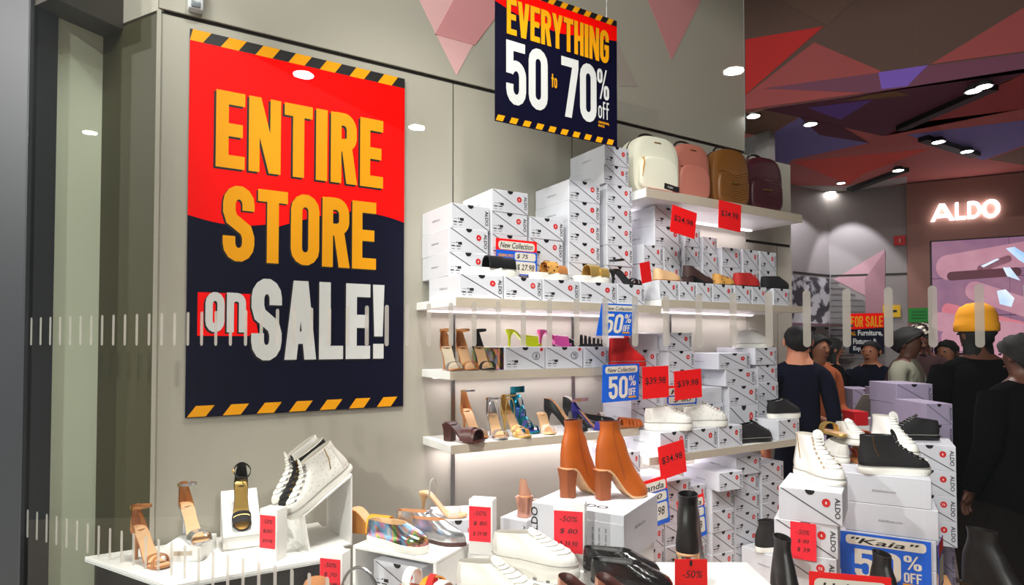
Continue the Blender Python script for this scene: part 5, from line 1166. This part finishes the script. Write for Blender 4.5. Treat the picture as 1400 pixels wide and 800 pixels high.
# ------------------------------------------------------------------ ceiling lamps
m_lamp = mat('lamp_glow', (255, 252, 248), .5, var=0, emit=14.0); m_track = mat('track_black', (8, 8, 9), .6)
def track(label, a, b, spots):
    A = level_pt(a[0], a[1], ZC); B = level_pt(b[0], b[1], ZC); d = (B - A).normalized(); n = Vector((-d.y, d.x, 0))
    o = empty('track_light', label, 'ceiling light', (A.x, A.y, ZC)); w_ = .035
    P = [A + n * w_, B + n * w_, B - n * w_, A - n * w_]
    part('rail', prism([(p.x - A.x, p.y - A.y) for p in P], -.035, .0), m_track, o, None)
    for s in spots:
        q = level_pt(s[0], s[1], ZC - .05) - A
        h = part('lamp_head', xf(loft([[Vector((r * math.cos(i * PI / 8), r * math.sin(i * PI / 8), z)) for i in range(16)] for z, r in ((.02, .03), (0, .045), (-.015, .047))], True, False), T(q.x, q.y, -.045)), m_track, o)
        part('lens', xf(loft([[Vector((r * math.cos(i * PI / 8), r * math.sin(i * PI / 8), 0)) for i in range(16)] for r in (.038, .001)]), T(q.x, q.y, -.0585)), m_lamp, h)
track('long black track light with two lit heads on store ceiling', (1231, 172), (1358, 115), [(1331, 123), (1345, 117)])
track('short black track light between the two long rails', (1262, 186), (1334, 209), [(1283, 193), (1322, 206)])
track('black track light with one lit head near the brand wall', (1162, 257), (1238, 229), [(1228, 232)])
def downlight(label, px, py, r=.05):
    q = level_pt(px, py, ZC); o = empty('downlight', label, 'ceiling light', (q.x, q.y, ZC))
    part('ring', xf(loft([[Vector((rr * math.cos(i * PI / 10), rr * math.sin(i * PI / 10), z)) for i in range(20)] for rr, z in ((r * 1.25, 0), (r * 1.2, -.012), (r, -.012), (r, -.004))]), T()), m_steel, o)
    part('lens', loft([[Vector((rr * math.cos(i * PI / 10), rr * math.sin(i * PI / 10), -.005)) for i in range(20)] for rr in (r, .001)]), m_lamp, o)
downlight('round downlight beside the red painted reflection edge', 1030, 157, .04)
downlight('round downlight between the red and blue painted reflections', 1108, 168, .04)
downlight('downlight over the pale back wall, nearer the side wall', 1135, 262, .05)
downlight('small downlight over the pale back wall', 1150, 249, .035)
# ------------------------------------------------------------------ back wall: screen, signs
DV = BK - .09
M0 = T(*(GN * DV)) @ RZ(GA)
def screen_mat(name, c1, c2, st):
    m = mat(name, c1, .4, var=0); ntr = m.node_tree; b_ = ntr.nodes['Principled BSDF']; tc = ntr.nodes.new('ShaderNodeTexCoord'); n_ = ntr.nodes.new('ShaderNodeTexNoise'); n_.inputs['Scale'].default_value = 5
    cr = ntr.nodes.new('ShaderNodeValToRGB'); cr.color_ramp.elements[0].color = lin(c1); cr.color_ramp.elements[0].position = .3; cr.color_ramp.elements[1].color = lin(c2); cr.color_ramp.elements[1].position = .7
    ntr.links.new(tc.outputs['Object'], n_.inputs['Vector']); ntr.links.new(n_.outputs['Fac'], cr.inputs[0]); ntr.links.new(cr.outputs[0], b_.inputs['Emission Color']); b_.inputs['Emission Strength'].default_value = st; b_.inputs['Base Color'].default_value = (.01, .01, .01, 1)
    return m
vw = empty('video_wall', 'large video wall showing purple pink fingers with jewelled nails', 'screen', M=M0)
x0, zt = along(1273, 331, DV); x1, _ = along(1379, 331, DV); _, zb_ = along(1273, 483, DV); cw = x1 - x0; rows = 3; rh = (zt - zb_) / rows
m_scr = screen_mat('screen_skin', (150, 104, 140), (176, 124, 150), .28); m_fin = screen_mat('screen_finger', (188, 128, 148), (206, 150, 166), .35); m_shd = screen_mat('screen_shade', (96, 48, 62), (120, 62, 78), .24); m_nail = screen_mat('screen_nail', (150, 190, 230), (235, 235, 250), .48); m_pk = screen_mat('screen_pink', (214, 110, 130), (228, 140, 150), .33)
for c in range(3):
    for r in range(rows):
        part('screen_panel', bx(x0 + c * cw + .003, x0 + (c + 1) * cw - .003, -.02, 0, zb_ + r * rh + .003, zb_ + (r + 1) * rh - .003), m_scr, vw, None)
part('bezel', bx(x0 - .01, x0 + 3 * cw + .01, 0, .012, zb_ - .01, zt + .01), m_black, vw, None)
def scr(name, pts, m, k):
    part(name, flat([[along(x, y, DV) for x, y in pts]], -.0205 - .0006 * k), m, vw, None)
def cap(x, y, L, r, a, n=8):
    a = math.radians(a); P = []
    for i in range(n + 1): t = a + PI / 2 + PI * i / n; P.append((x + r * math.cos(t), y + r * math.sin(t)))
    for i in range(n + 1): t = a - PI / 2 + PI * i / n; P.append((x + L * math.cos(a) + r * math.cos(t), y + L * math.sin(a) + r * math.sin(t)))
    return P
for k, (args, m) in enumerate(((((1296, 366, 130, 17, -10)), m_fin), ((1300, 378, 90, 6, -4), m_shd), ((1332, 398, 80, 13, 18), m_fin), ((1296, 424, 100, 9, 14), m_pk), ((1286, 440, 110, 13, 8), m_fin), ((1300, 462, 110, 14, 14), m_fin), ((1340, 368, 40, 5, -20), m_shd))): scr('screen_picture', cap(*args), m, k % 3)
for k, pts in enumerate((((1374, 340), (1386, 338), (1402, 348), (1402, 362), (1392, 356)), ((1370, 366), (1380, 366), (1394, 384), (1376, 378)), ((1362, 398), (1374, 396), (1386, 408), (1382, 420), (1366, 416)), ((1396, 462), (1406, 460), (1408, 480), (1398, 476)), ((1340, 364), (1362, 354), (1366, 355), (1344, 366)))): scr('screen_picture', pts, m_nail, 4)
def back_card(name, label, cat, px0, py0, px1, py1, m, d=BK - .012):
    a, za_ = along(px0, py1, d); b, zb2_ = along(px1, py0, d)
    o = part(name, bx(0, b - a, 0, .006, 0, zb2_ - za_), m, None, None); o.matrix_world = T(*(GN * d)) @ RZ(GA) @ T(a, -.006, za_); return tag(o, label, cat), b - a, zb2_ - za_
fs, fw, fh = back_card('fixture_sale_sign', 'red and navy sign reading FOR SALE ALL Furniture, Fixtures & Equipment', 'sign', 1161, 428, 1208, 483, m_navy, BK - .014)
part('red_field', flat([[(0, fh * .6), (fw, fh * .64), (fw, fh), (0, fh)]], -.0008), m_pred, fs, None)
word('FOR SALE', fw * .06, fw * .97, fh * .66, fh * .93, m_amber, fs, -.0016)
fit_text('ALL', fw * .04, fw * .2, fh * .45, fh * .1, m_amber, fs, -.0016, .03); fit_text('Furniture,', fw * .26, fw * .96, fh * .42, fh * .16, m_silver, fs, -.0016, .03); fit_text('Fixtures &', fw * .12, fw * .8, fh * .23, fh * .14, m_silver, fs, -.0016, .03); fit_text('Equipment', fw * .12, fw * .9, fh * .04, fh * .14, m_silver, fs, -.0016, .03)
gs_, gw, gh = back_card('green_notice', 'green notice on the brown wall edge left of the screen', 'notice', 1242, 421, 1271, 441, mat('paper_green', (20, 150, 50), .6), BK - .10)
for i in range(3): fit_text('fire exit notice', gw * .15, gw * .85, gh * (.65 - .22 * i), gh * .1, m_pblack, gs_, -.0016) if False else part('printed_line', flat([[(gw * .15, gh * (.7 - .22 * i)), (gw * .85, gh * (.7 - .22 * i)), (gw * .85, gh * (.76 - .22 * i)), (gw * .15, gh * (.76 - .22 * i))]], -.001), mat('green_ink', (16, 80, 30), .6), gs_, None)
ys, yw, yh = back_card('yellow_notice', 'yellow notice on the pale back wall', 'notice', 1207, 417, 1231, 434, mat('paper_yellow', (230, 180, 20), .6))
part('printed_line', flat([[(yw * .2, yh * .4), (yw * .8, yh * .4), (yw * .8, yh * .6), (yw * .2, yh * .6)]], -.001), m_ink, ys, None)
es, ew, eh = back_card('alarm_sign', 'small red sign high on the pale back wall', 'sign', 1222, 322, 1238, 336, mat('paper_red', (220, 16, 22), .5)); part('printed_mark', flat([[(ew * .45, eh * .3), (ew * .55, eh * .3), (ew * .55, eh * .7), (ew * .45, eh * .7)]], -.001), m_cream, es, None)
# shoe shelves on the recessed side wall
def tiny_shoe(label, p, view, m, group):
    return place(closed_shoe(label, m, sole=m_rub, lining=m_lining, L=.22, W=.038, plat=.012, name='shoe', group=group), p, view)
for i, z in enumerate((1.5, 1.78)):
    sh = empty('wall_shelf', 'glass and steel shelf with shoes before the patterned panel, %s one' % ('lower' if i == 0 else 'upper'), 'shelf'); part('board', bx(3.9, corner.x - .05, corner.y - .26, corner.y - .005, z - .02, z), m_white, sh, None); part('front_edge', bx(3.9, corner.x - .05, corner.y - .263, corner.y - .26, z - .022, z + .002), m_steel, sh, None)
    for k in range(3): tiny_shoe('small %s shoe on the %s shelf before the patterned panel' % (('black', 'gold', 'white', 'tan', 'dark', 'nude')[i * 3 + k], 'lower' if i == 0 else 'upper'), (4.05 + .28 * k, corner.y - .14, z + .001), -40, (m_blk, m_gold, m_wht, m_tan, m_blk, m_nude)[i * 3 + k], 'shoes on the far shelves')
# ------------------------------------------------------------------ tables, boxes and shoes in the middle of the store
_dim_body = _body.copy(); _dim_body.materials.clear(); _dim_body.materials.append(mat('box_card_dimmed', (158, 146, 172), .6))  # dim light on the far white boxes put into the card colour
def fbox(px, py, depth, n, desc, group, w=.2, h=.1, z0=None, yaw=None, d=.3, m=None):
    q = deep_pt(px, py, depth)
    for i in range(n):
        shoebox(q.x, q.y, q.z - h * (i + 1), nth(n - 1 - i, desc), group, w, d, h, yaw=(VIEW + math.radians(-4) if yaw is None else yaw) + random.uniform(-.02, .02), dot=False, print_=False, url=False).data = _dim_body
    return q.z - h * n, q
def far_stack(px, py, depth, desc, w=.2, h=.105, yaw=None):
    q = deep_pt(px, py, depth); n = int((q.z - .02) / h); h2 = q.z / n
    return fbox(px, py, depth, n, desc, 'shoe boxes of ' + desc, w, h2, yaw=yaw)
far_stack(1225, 525, 3.55, 'the shade-tinted stack below the video wall', .2, .105)
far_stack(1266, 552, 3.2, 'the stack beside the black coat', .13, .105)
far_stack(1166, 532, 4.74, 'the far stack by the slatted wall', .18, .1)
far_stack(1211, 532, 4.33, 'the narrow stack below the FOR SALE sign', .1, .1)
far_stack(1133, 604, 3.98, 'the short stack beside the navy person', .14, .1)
rb = deep_pt(1169, 562, 4.05); bxr = block('red_box', 'red shoe box lying on the far stacks', 'box', (rb.x, rb.y, rb.z - .085), VIEW, .09, .14, .085, mat('card_box_red', (214, 20, 30), .5)); part('lid', bx(-.0465, .0465, -.0715, .0715, .06, .0865), mat('card_box_red', (214, 20, 30), .5), bxr, None)
rq = rb.z - .087
block('display_plinth', 'white plinth under the red shoe box', 'display block', (rb.x, rb.y, 0), VIEW, .1, .15, rq)
m_kraft = mat('kraft_brown', (150, 110, 70), .6)
for k in range(4):
    o = shoebox(*deep_pt(1202, 600, 3.9).xy, .0 + .28 * (3 - k), nth(3 - k, 'the tan pile beside the shade-tinted stack').replace('white', 'tan'), 'tan boxes beside the lilac stack', .18, .2, .278, yaw=VIEW, dot=False, print_=False, brand=False, url=False)
t5 = empty('display_table', 'wooden sale table heaped with loose shoes in mid store', 'table', deep_pt(1173, 640, 3.47).xy.to_3d())
part('top', bx(-.2, .2, -.15, .15, .825, .859), m_wood, t5, None, .003); t5.rotation_euler = (0, 0, VIEW)
for sx in (-.17, .17):
    for sy in (-.12, .12): part('leg', bx(sx - .025, sx + .025, sy - .025, sy + .025, 0, .825), m_wood, t5, None)
protos = [lambda lb, g: slide(lb, L=.23, W=.04, th=.015, sole=m_outs, insole=m_tan, bands=((.65, .06, .05, 0, m_rust),), group=g), lambda lb, g: closed_shoe(lb, m_tan, sole=m_outs, lining=m_lining, L=.24, W=.038, name='flat_shoe', group=g), lambda lb, g: closed_shoe(lb, m_blk, sole=m_blk, lining=m_lining, L=.24, W=.038, name='flat_shoe', group=g), lambda lb, g: slide(lb, L=.23, W=.04, th=.015, sole=m_gold, insole=m_nude, bands=((.65, .05, .05, .04, m_gold),), group=g), lambda lb, g: sneaker(lb, m_wht, m_rub, m_lace, L=.25, group=g)]
PL = [p_('%s lying in the heap on the sale table' % s, 'shoes heaped on the sale table') for p_, s in zip(protos, ('rust banded slide', 'tan leather flat', 'black leather flat', 'gold banded slide', 'white sneaker'))]
used = set()
Mt = T(*deep_pt(1173, 640, 3.47).xy.to_3d()) @ RZ(VIEW)
for k in range(12):
    i = k % 5; o = PL[i] if i not in used else copy_tree(PL[i]); used.add(i)
    o['label'] = ('rust banded slide', 'tan leather flat', 'black leather flat', 'gold banded slide', 'white sneaker')[i] + ' in the %s layer of shoes on the sale table' % ('bottom', 'middle', 'top')[k // 4]
    o.matrix_world = Mt @ T((k % 4 - 1.5) * .092, random.uniform(-.02, .02), .8595 + .096 * (k // 4) + (.045 if k == 8 else 0)) @ RZ(PI / 2 * (1 if k % 3 else -1) + random.uniform(-.06, .06))
# boxes and shoes just behind stack B
b7 = deep_pt(1166, 622, 2.95)
shoebox(b7.x, b7.y, ZT3 + .001, 'white shoe box behind the stack with the black high top', None, .2, .28, .115, yaw=VIEW)
bq = deep_pt(1236, 606, 2.95)
for k in range(4): shoebox(bq.x, bq.y, bq.z - .115 * (k + 1), nth(3 - k, 'the stack behind the black high top'), 'stack behind the black high top', .2, .3, .115, yaw=VIEW + math.radians(-30))
place(sneaker('white high top behind the black high top', m_wht, m_rub, m_lace, m_lin_w, True, L=.24, W=.043, th=.022), (deep_pt(1222, 610, 2.74).x, deep_pt(1222, 610, 2.74).y, deep_pt(1222, 620, 2.74).z - .0), -80)
qh = deep_pt(1222, 620, 2.74); block('display_block', 'white block under the hidden white high top', 'display block', (qh.x, qh.y, ZT3), VIEW, .13, .26, qh.z - ZT3 - .001)
st_ = [o for o in COL.objects if o.get('label', '').endswith('fourth up in the stack behind the black high top')][0]
place(sneaker('black sneaker on the stack behind the white high top', m_suede, m_blk, m_blk, m_blk, False, L=.22, W=.042, th=.022), (st_.location.x - .02, st_.location.y + .05, bq.z + .001), 170)

# ------------------------------------------------------------------ people
m_skin_d = mat('skin_dark', (92, 56, 42), .55, var=.05); m_skin_m = mat('skin_medium', (150, 98, 72), .55, var=.05); m_skin_l = mat('skin_light', (196, 128, 96), .55, var=.05)
m_hair = mat('hair_black', (10, 8, 8), .8, var=.3, bump=.5, bscale=300)
def person(label, p, face, H=1.7, top=None, legs=None, skin=None, arms=None, wide=1.0, coat=None, hair='short', hat=None, lean=0.0, hair_m=None, head_turn=0.0, scarf=None):
    """face: heading the person looks to, as seen from the street (0 right, 90 away, -90 towards the glass)"""
    k = H / 1.7; r_ = empty('person', label, 'person', (p[0], p[1], 0), VIEW + math.radians(face) + PI / 2)
    V, E, Rr = [], [], []
    def v(x, y, z, rx, ry=None): V.append((x * k, y * k, z * k)); Rr.append((rx * k, (ry or rx) * k)); return len(V) - 1
    def e(a, b): E.append((a, b))
    W = wide
    ly = -lean
    pel = v(0, 0, .96, .15 * W, .11 * W); sp = v(0, ly * .35, 1.14, .135 * W, .10 * W); ch = v(0, ly * .8, 1.31, .155 * W, .11 * W); nb = v(0, ly, 1.44, .085, .075); nk = v(0, ly - .01, 1.505, .052); h1 = v(0, ly - .03, 1.565, .068, .082); h2 = v(0, ly - .02, 1.625, .076, .094); h3 = v(0, ly - .01, 1.68, .052, .065)
    for a, b in ((pel, sp), (sp, ch), (ch, nb), (nb, nk), (nk, h1), (h1, h2), (h2, h3)): e(a, b)
    hands = []
    arms = arms or [((-.235 * W, .03, 1.15), (-.25 * W, -.05, .92)), ((.235 * W, .03, 1.15), (.25 * W, -.05, .92))]
    for s, (el, wr) in zip((-1, 1), arms):
        sh = v(s * .165 * W, ly * .95, 1.395, .062); el_ = v(el[0], el[1] + ly * .8, el[2], .046); wr_ = v(wr[0], wr[1] + ly * .8, wr[2], .029)
        e(nb, sh); e(sh, el_); e(el_, wr_)
        d = (Vector(wr) - Vector(el)).normalized(); wp = Vector((wr[0], wr[1] + ly * .8, wr[2])); sd = d.cross(Vector((0, 0, 1))); sd = sd.normalized() if sd.length > .2 else Vector((0, 1, 0)); bend = sd.cross(d).normalized() * -1
        pm = wp + d * .06; pa_ = v(*pm, .034, .02); e(wr_, pa_)
        for j, ln in enumerate((.062, .072, .068, .052)):
            b0 = pm + d * .025 + sd * (j - 1.5) * .017; f0 = v(*b0, .0105); f1 = v(*(b0 + d * ln * .5 + bend * .008), .0088); f2 = v(*(b0 + d * ln * .85 + bend * .026), .0075); e(pa_, f0); e(f0, f1); e(f1, f2)
        t0 = v(*(wp + d * .035 - sd * .03), .011); t1 = v(*(wp + d * .065 - sd * .05 + bend * .01), .009); e(wr_, t0); e(t0, t1); hands.append(pm)
    for s in (-1, 1):
        hp_ = v(s * .088 * W, .0, .88, .09 * W); kn = v(s * .1, -.01, .50, .064); an = v(s * .1, .02, .09, .042); ft = v(s * .11, -.07, .045, .042); to = v(s * .12, -.15, .032, .034); e(pel, hp_); e(hp_, kn); e(kn, an); e(an, ft); e(ft, to)
    me = bpy.data.meshes.new('body'); me.from_pydata(V, E, []); tmp = bpy.data.objects.new('body_tmp', me); COL.objects.link(tmp)
    sm = tmp.modifiers.new('skin', 'SKIN'); sm.use_smooth_shade = True; sub = tmp.modifiers.new('sub', 'SUBSURF'); sub.levels = 1; sub.render_levels = 1
    for i, sv in enumerate(me.skin_vertices[0].data): sv.radius = Rr[i]; sv.use_root = (i == pel)
    dg = bpy.context.evaluated_depsgraph_get(); bm_ = bpy.data.meshes.new_from_object(tmp.evaluated_get(dg)); bpy.data.objects.remove(tmp)
    bm_.materials.clear()
    for m_ in (top, legs or m_blk, skin, m_blk): bm_.materials.append(m_)
    hv = [Vector(h) * k for h in hands]
    for f in bm_.polygons:
        f.use_smooth = True; c = f.center
        if c.z > 1.475 * k or any((c - h).length < .105 * k for h in hv): f.material_index = 2
        elif c.z < .1 * k: f.material_index = 3
        elif c.z < .95 * k and abs(c.x) < .22 * W * k and not any((c - h).length < .3 * k for h in hv): f.material_index = 1
        else: f.material_index = 0
    link('body', bm_, r_)
    hy = ly * k
    # face
    for s in (-1, 1):
        part('eye', sphere((s * .03 * k, hy - .112 * k, 1.612 * k), (.010 * k, .006 * k, .006 * k), 8, 6), m_ink, r_); part('ear', sphere((s * .079 * k, hy - .01 * k, 1.60 * k), (.010 * k, .018 * k, .028 * k), 8, 6), skin, r_)
    part('nose', loft([[Vector((x * k, (hy - y * k), z * k)) for x, y, z in q] for q in (((-.006, .108, 1.62), (.006, .108, 1.62), (0, .112, 1.62)), ((-.014, .105, 1.578), (.014, .105, 1.578), (0, .13, 1.582)), ((-.008, .1, 1.572), (.008, .1, 1.572), (0, .108, 1.572)))], True, True), skin, r_)
    part('mouth', sphere((0, hy - .102 * k, 1.545 * k), (.022 * k, .008 * k, .006 * k), 10, 6), mat('lips', (110, 50, 46), .5), r_)
    hm = hair_m or m_hair
    if hair:
        rnd = random.Random(len(V) + int(p[0] * 100)); R = []; nz = 9; nu = 18
        for j in range(nz + 1):
            row = []
            for i in range(nu):
                a = 2 * PI * i / nu; fr_ = max(0, math.sin(a - PI))   # 1 at the face side (-y)
                bk_ = max(0, math.sin(a)); t_ = PI * j / nz * (.56 - .26 * fr_ + .3 * bk_ + (rnd.uniform(-.03, .03) if j == nz else 0)); amp = .05 if hair == 'short' else .14
                rr = 1 + amp * rnd.uniform(-1, 1) * .6; bulk = 1.0 if hair == 'short' else (1.16 if hair == 'afro' else 1.05)
                row.append(Vector((.084 * k * bulk * rr * math.sin(t_) * math.cos(a), hy - .014 * k + .106 * k * bulk * rr * math.sin(t_) * math.sin(a), 1.618 * k + .088 * k * bulk * rr * math.cos(t_))))
            R.append(row)
        if hair == 'long':
            for dz, sc in ((.06, 1.0), (.14, 1.05), (.22, .95), (.3, .75)):
                R.append([Vector((q.x * sc * 1.05, (q.y - hy) * sc * (1 if q.y > hy else .35) + hy + .01, R[nz][i].z - dz * k)) for i, q in enumerate(R[nz])])
        part('hair', loft(R, True, hair == 'long'), hm, r_, 80)
    if hat:
        hatp = part('beanie', loft([[Vector((rr * k * math.cos(2 * PI * i / 20), hy - .012 * k + rr * 1.15 * k * math.sin(2 * PI * i / 20), z * k)) for i in range(20)] for rr, z in ((.098, 1.63), (.104, 1.635), (.104, 1.675), (.1, 1.68), (.098, 1.72), (.08, 1.765), (.045, 1.79), (.004, 1.797))]), hat, r_, 50)
        part('turn_up', loft([[Vector((rr * k * math.cos(2 * PI * i / 20), hy - .012 * k + rr * 1.15 * k * math.sin(2 * PI * i / 20), z * k)) for i in range(20)] for rr, z in ((.1, 1.625), (.1055, 1.63), (.1055, 1.672), (.1, 1.678))]), hat, hatp, 50)
    if scarf: part('head_wrap', sphere((0, hy - .005 * k, 1.655 * k), (.094 * k, .112 * k, .075 * k), 18, 10), scarf, r_, 60)
    if coat:
        R = []
        for z, rx, ry in ((.42, .27, .2), (.7, .25, .185), (.96, .215, .16), (1.14, .205, .15), (1.3, .215, .155), (1.4, .19, .13), (1.455, .10, .09)):
            f = max(0, (z - .96) / .48); R.append([Vector((rx * W * k * math.cos(2 * PI * i / 24), ry * W * k * math.sin(2 * PI * i / 24) - lean * k * f, z * k)) for i in range(24)])
        part('coat', loft(R, True, False), coat, r_, 60)
        for s, (el, wr) in zip((-1, 1), arms): part('sleeve', tube([(s * .165 * W * k, hy * .95, 1.40 * k), ((s * .2 * W * k + el[0] * k) / 2, el[1] * k + hy * .85, (1.40 + el[2]) / 2 * k), (el[0] * k, el[1] * k + hy * .8, el[2] * k), (wr[0] * k, wr[1] * k + hy * .8, wr[2] * k)], [.075 * k, .072 * k, .062 * k, .045 * k], 12), coat, r_)
    return r_
m_navyc = mat('cloth_navy', (17, 19, 34), 1.0, var=.1, spec=.1); m_rustc = mat('cloth_rust', (150, 74, 34), .85, var=.08); m_jean = mat('denim_blue', (36, 66, 118), .85, var=.15); m_blkc = mat('cloth_black', (9, 8, 10), 1.0, var=.1, spec=.05); m_greyc = mat('cloth_sage', (128, 128, 112), .85, var=.06); m_dkred = mat('cloth_maroon', (48, 18, 20), .85)
hold = [((-.25, -.02, 1.12), (-.16, -.24, 1.08)), ((.25, -.02, 1.12), (.16, -.24, 1.08))]
q = deep_pt(1092, 500, 3.87); person('person in a navy top with short black hair seen from behind', q, 75, 1.71, m_navyc, m_navyc, m_skin_l, [((-.195, .02, 1.14), (-.185, -.06, .9)), ((.195, .02, 1.14), (.185, -.06, .9))], hair='short', wide=.9)
q = deep_pt(1117, 500, 4.75); person('person in a rust top and blue jeans holding an open box', q, -75, 1.66, m_rustc, m_jean, m_skin_m, [((-.2, -.02, 1.12), (-.17, -.24, 1.08)), ((.2, -.02, 1.12), (.17, -.24, 1.08))], hair='long')
q = deep_pt(1135, 500, 5.4); person('person in black with brown face in profile looking right', q, 0, 1.64, m_blkc, m_blkc, m_skin_m, hair='long')
q = deep_pt(1200, 500, 5.62); person('person in a dark navy jacket bending over the boxes', q, -140, 1.62, m_navyc, m_blkc, m_skin_l, hair='short', lean=.14, coat=m_navyc)
q = deep_pt(1239, 500, 4.6); person('person in a pale sage shirt leaning on the shade-tinted stack', q, -50, 1.7, m_greyc, m_blkc, m_skin_d, [((-.26, -.05, 1.15), (-.2, -.27, 1.2)), ((.26, -.06, 1.16), (.1, -.26, 1.30))], hair='afro', wide=1.12)
q = deep_pt(1260, 500, 4.98); person('person in maroon wearing a sparkling patterned head wrap', q, -120, 1.74, m_dkred, m_blkc, m_skin_d, hair='short', scarf=checker_mat('sequin_wrap', (230, 220, 200), (30, 22, 20), 30, .3, 'voronoi', .2, .45))
q = deep_pt(1296, 500, 5.2); person('person with dark hair partly hidden behind the black coat', q, -150, 1.62, m_dkred, m_blkc, m_skin_m, hair='long')
q = deep_pt(1338, 500, 3.75); person('person in a long black coat and mustard yellow beanie seen from behind', q, 95, 1.75, m_blkc, m_blkc, m_skin_d, hair='long', hat=mat('knit_mustard', (226, 150, 16), .9, var=.1, bump=.4, bscale=120), coat=m_blkc, wide=1.28)
q = deep_pt(1402, 500, 3.1); person('person in a black coat with curly dark hair at the right', q, 100, 1.63, m_blkc, m_blkc, m_skin_d, hair='afro', coat=m_blkc, wide=1.15)
fwd_ = Matrix.Rotation(VIEW + math.radians(-75), 3, 'Z') @ Vector((1, 0, 0)); q = deep_pt(1117, 500, 4.75) + fwd_ * .335
ob = empty('open_box', 'open grey shoe box held by the person in rust', 'box', M=T(q.x, q.y, .995) @ RZ(VIEW + math.radians(15))); part('tray', join(bx(-.12, .12, -.1, .1, 0, .005), bx(-.12, .12, -.1, -.096, 0, .1), bx(-.12, .12, .096, .1, 0, .1), bx(-.12, -.116, -.1, .1, 0, .1), bx(.116, .12, -.1, .1, 0, .1)), mat('card_grey', (150, 142, 132), .6), ob, None); part('lid', xf(bx(-.12, .12, 0, .2, 0, .004), T(0, -.1, .1) @ RX(math.radians(125))), mat('card_grey', (150, 142, 132), .6), ob, None)
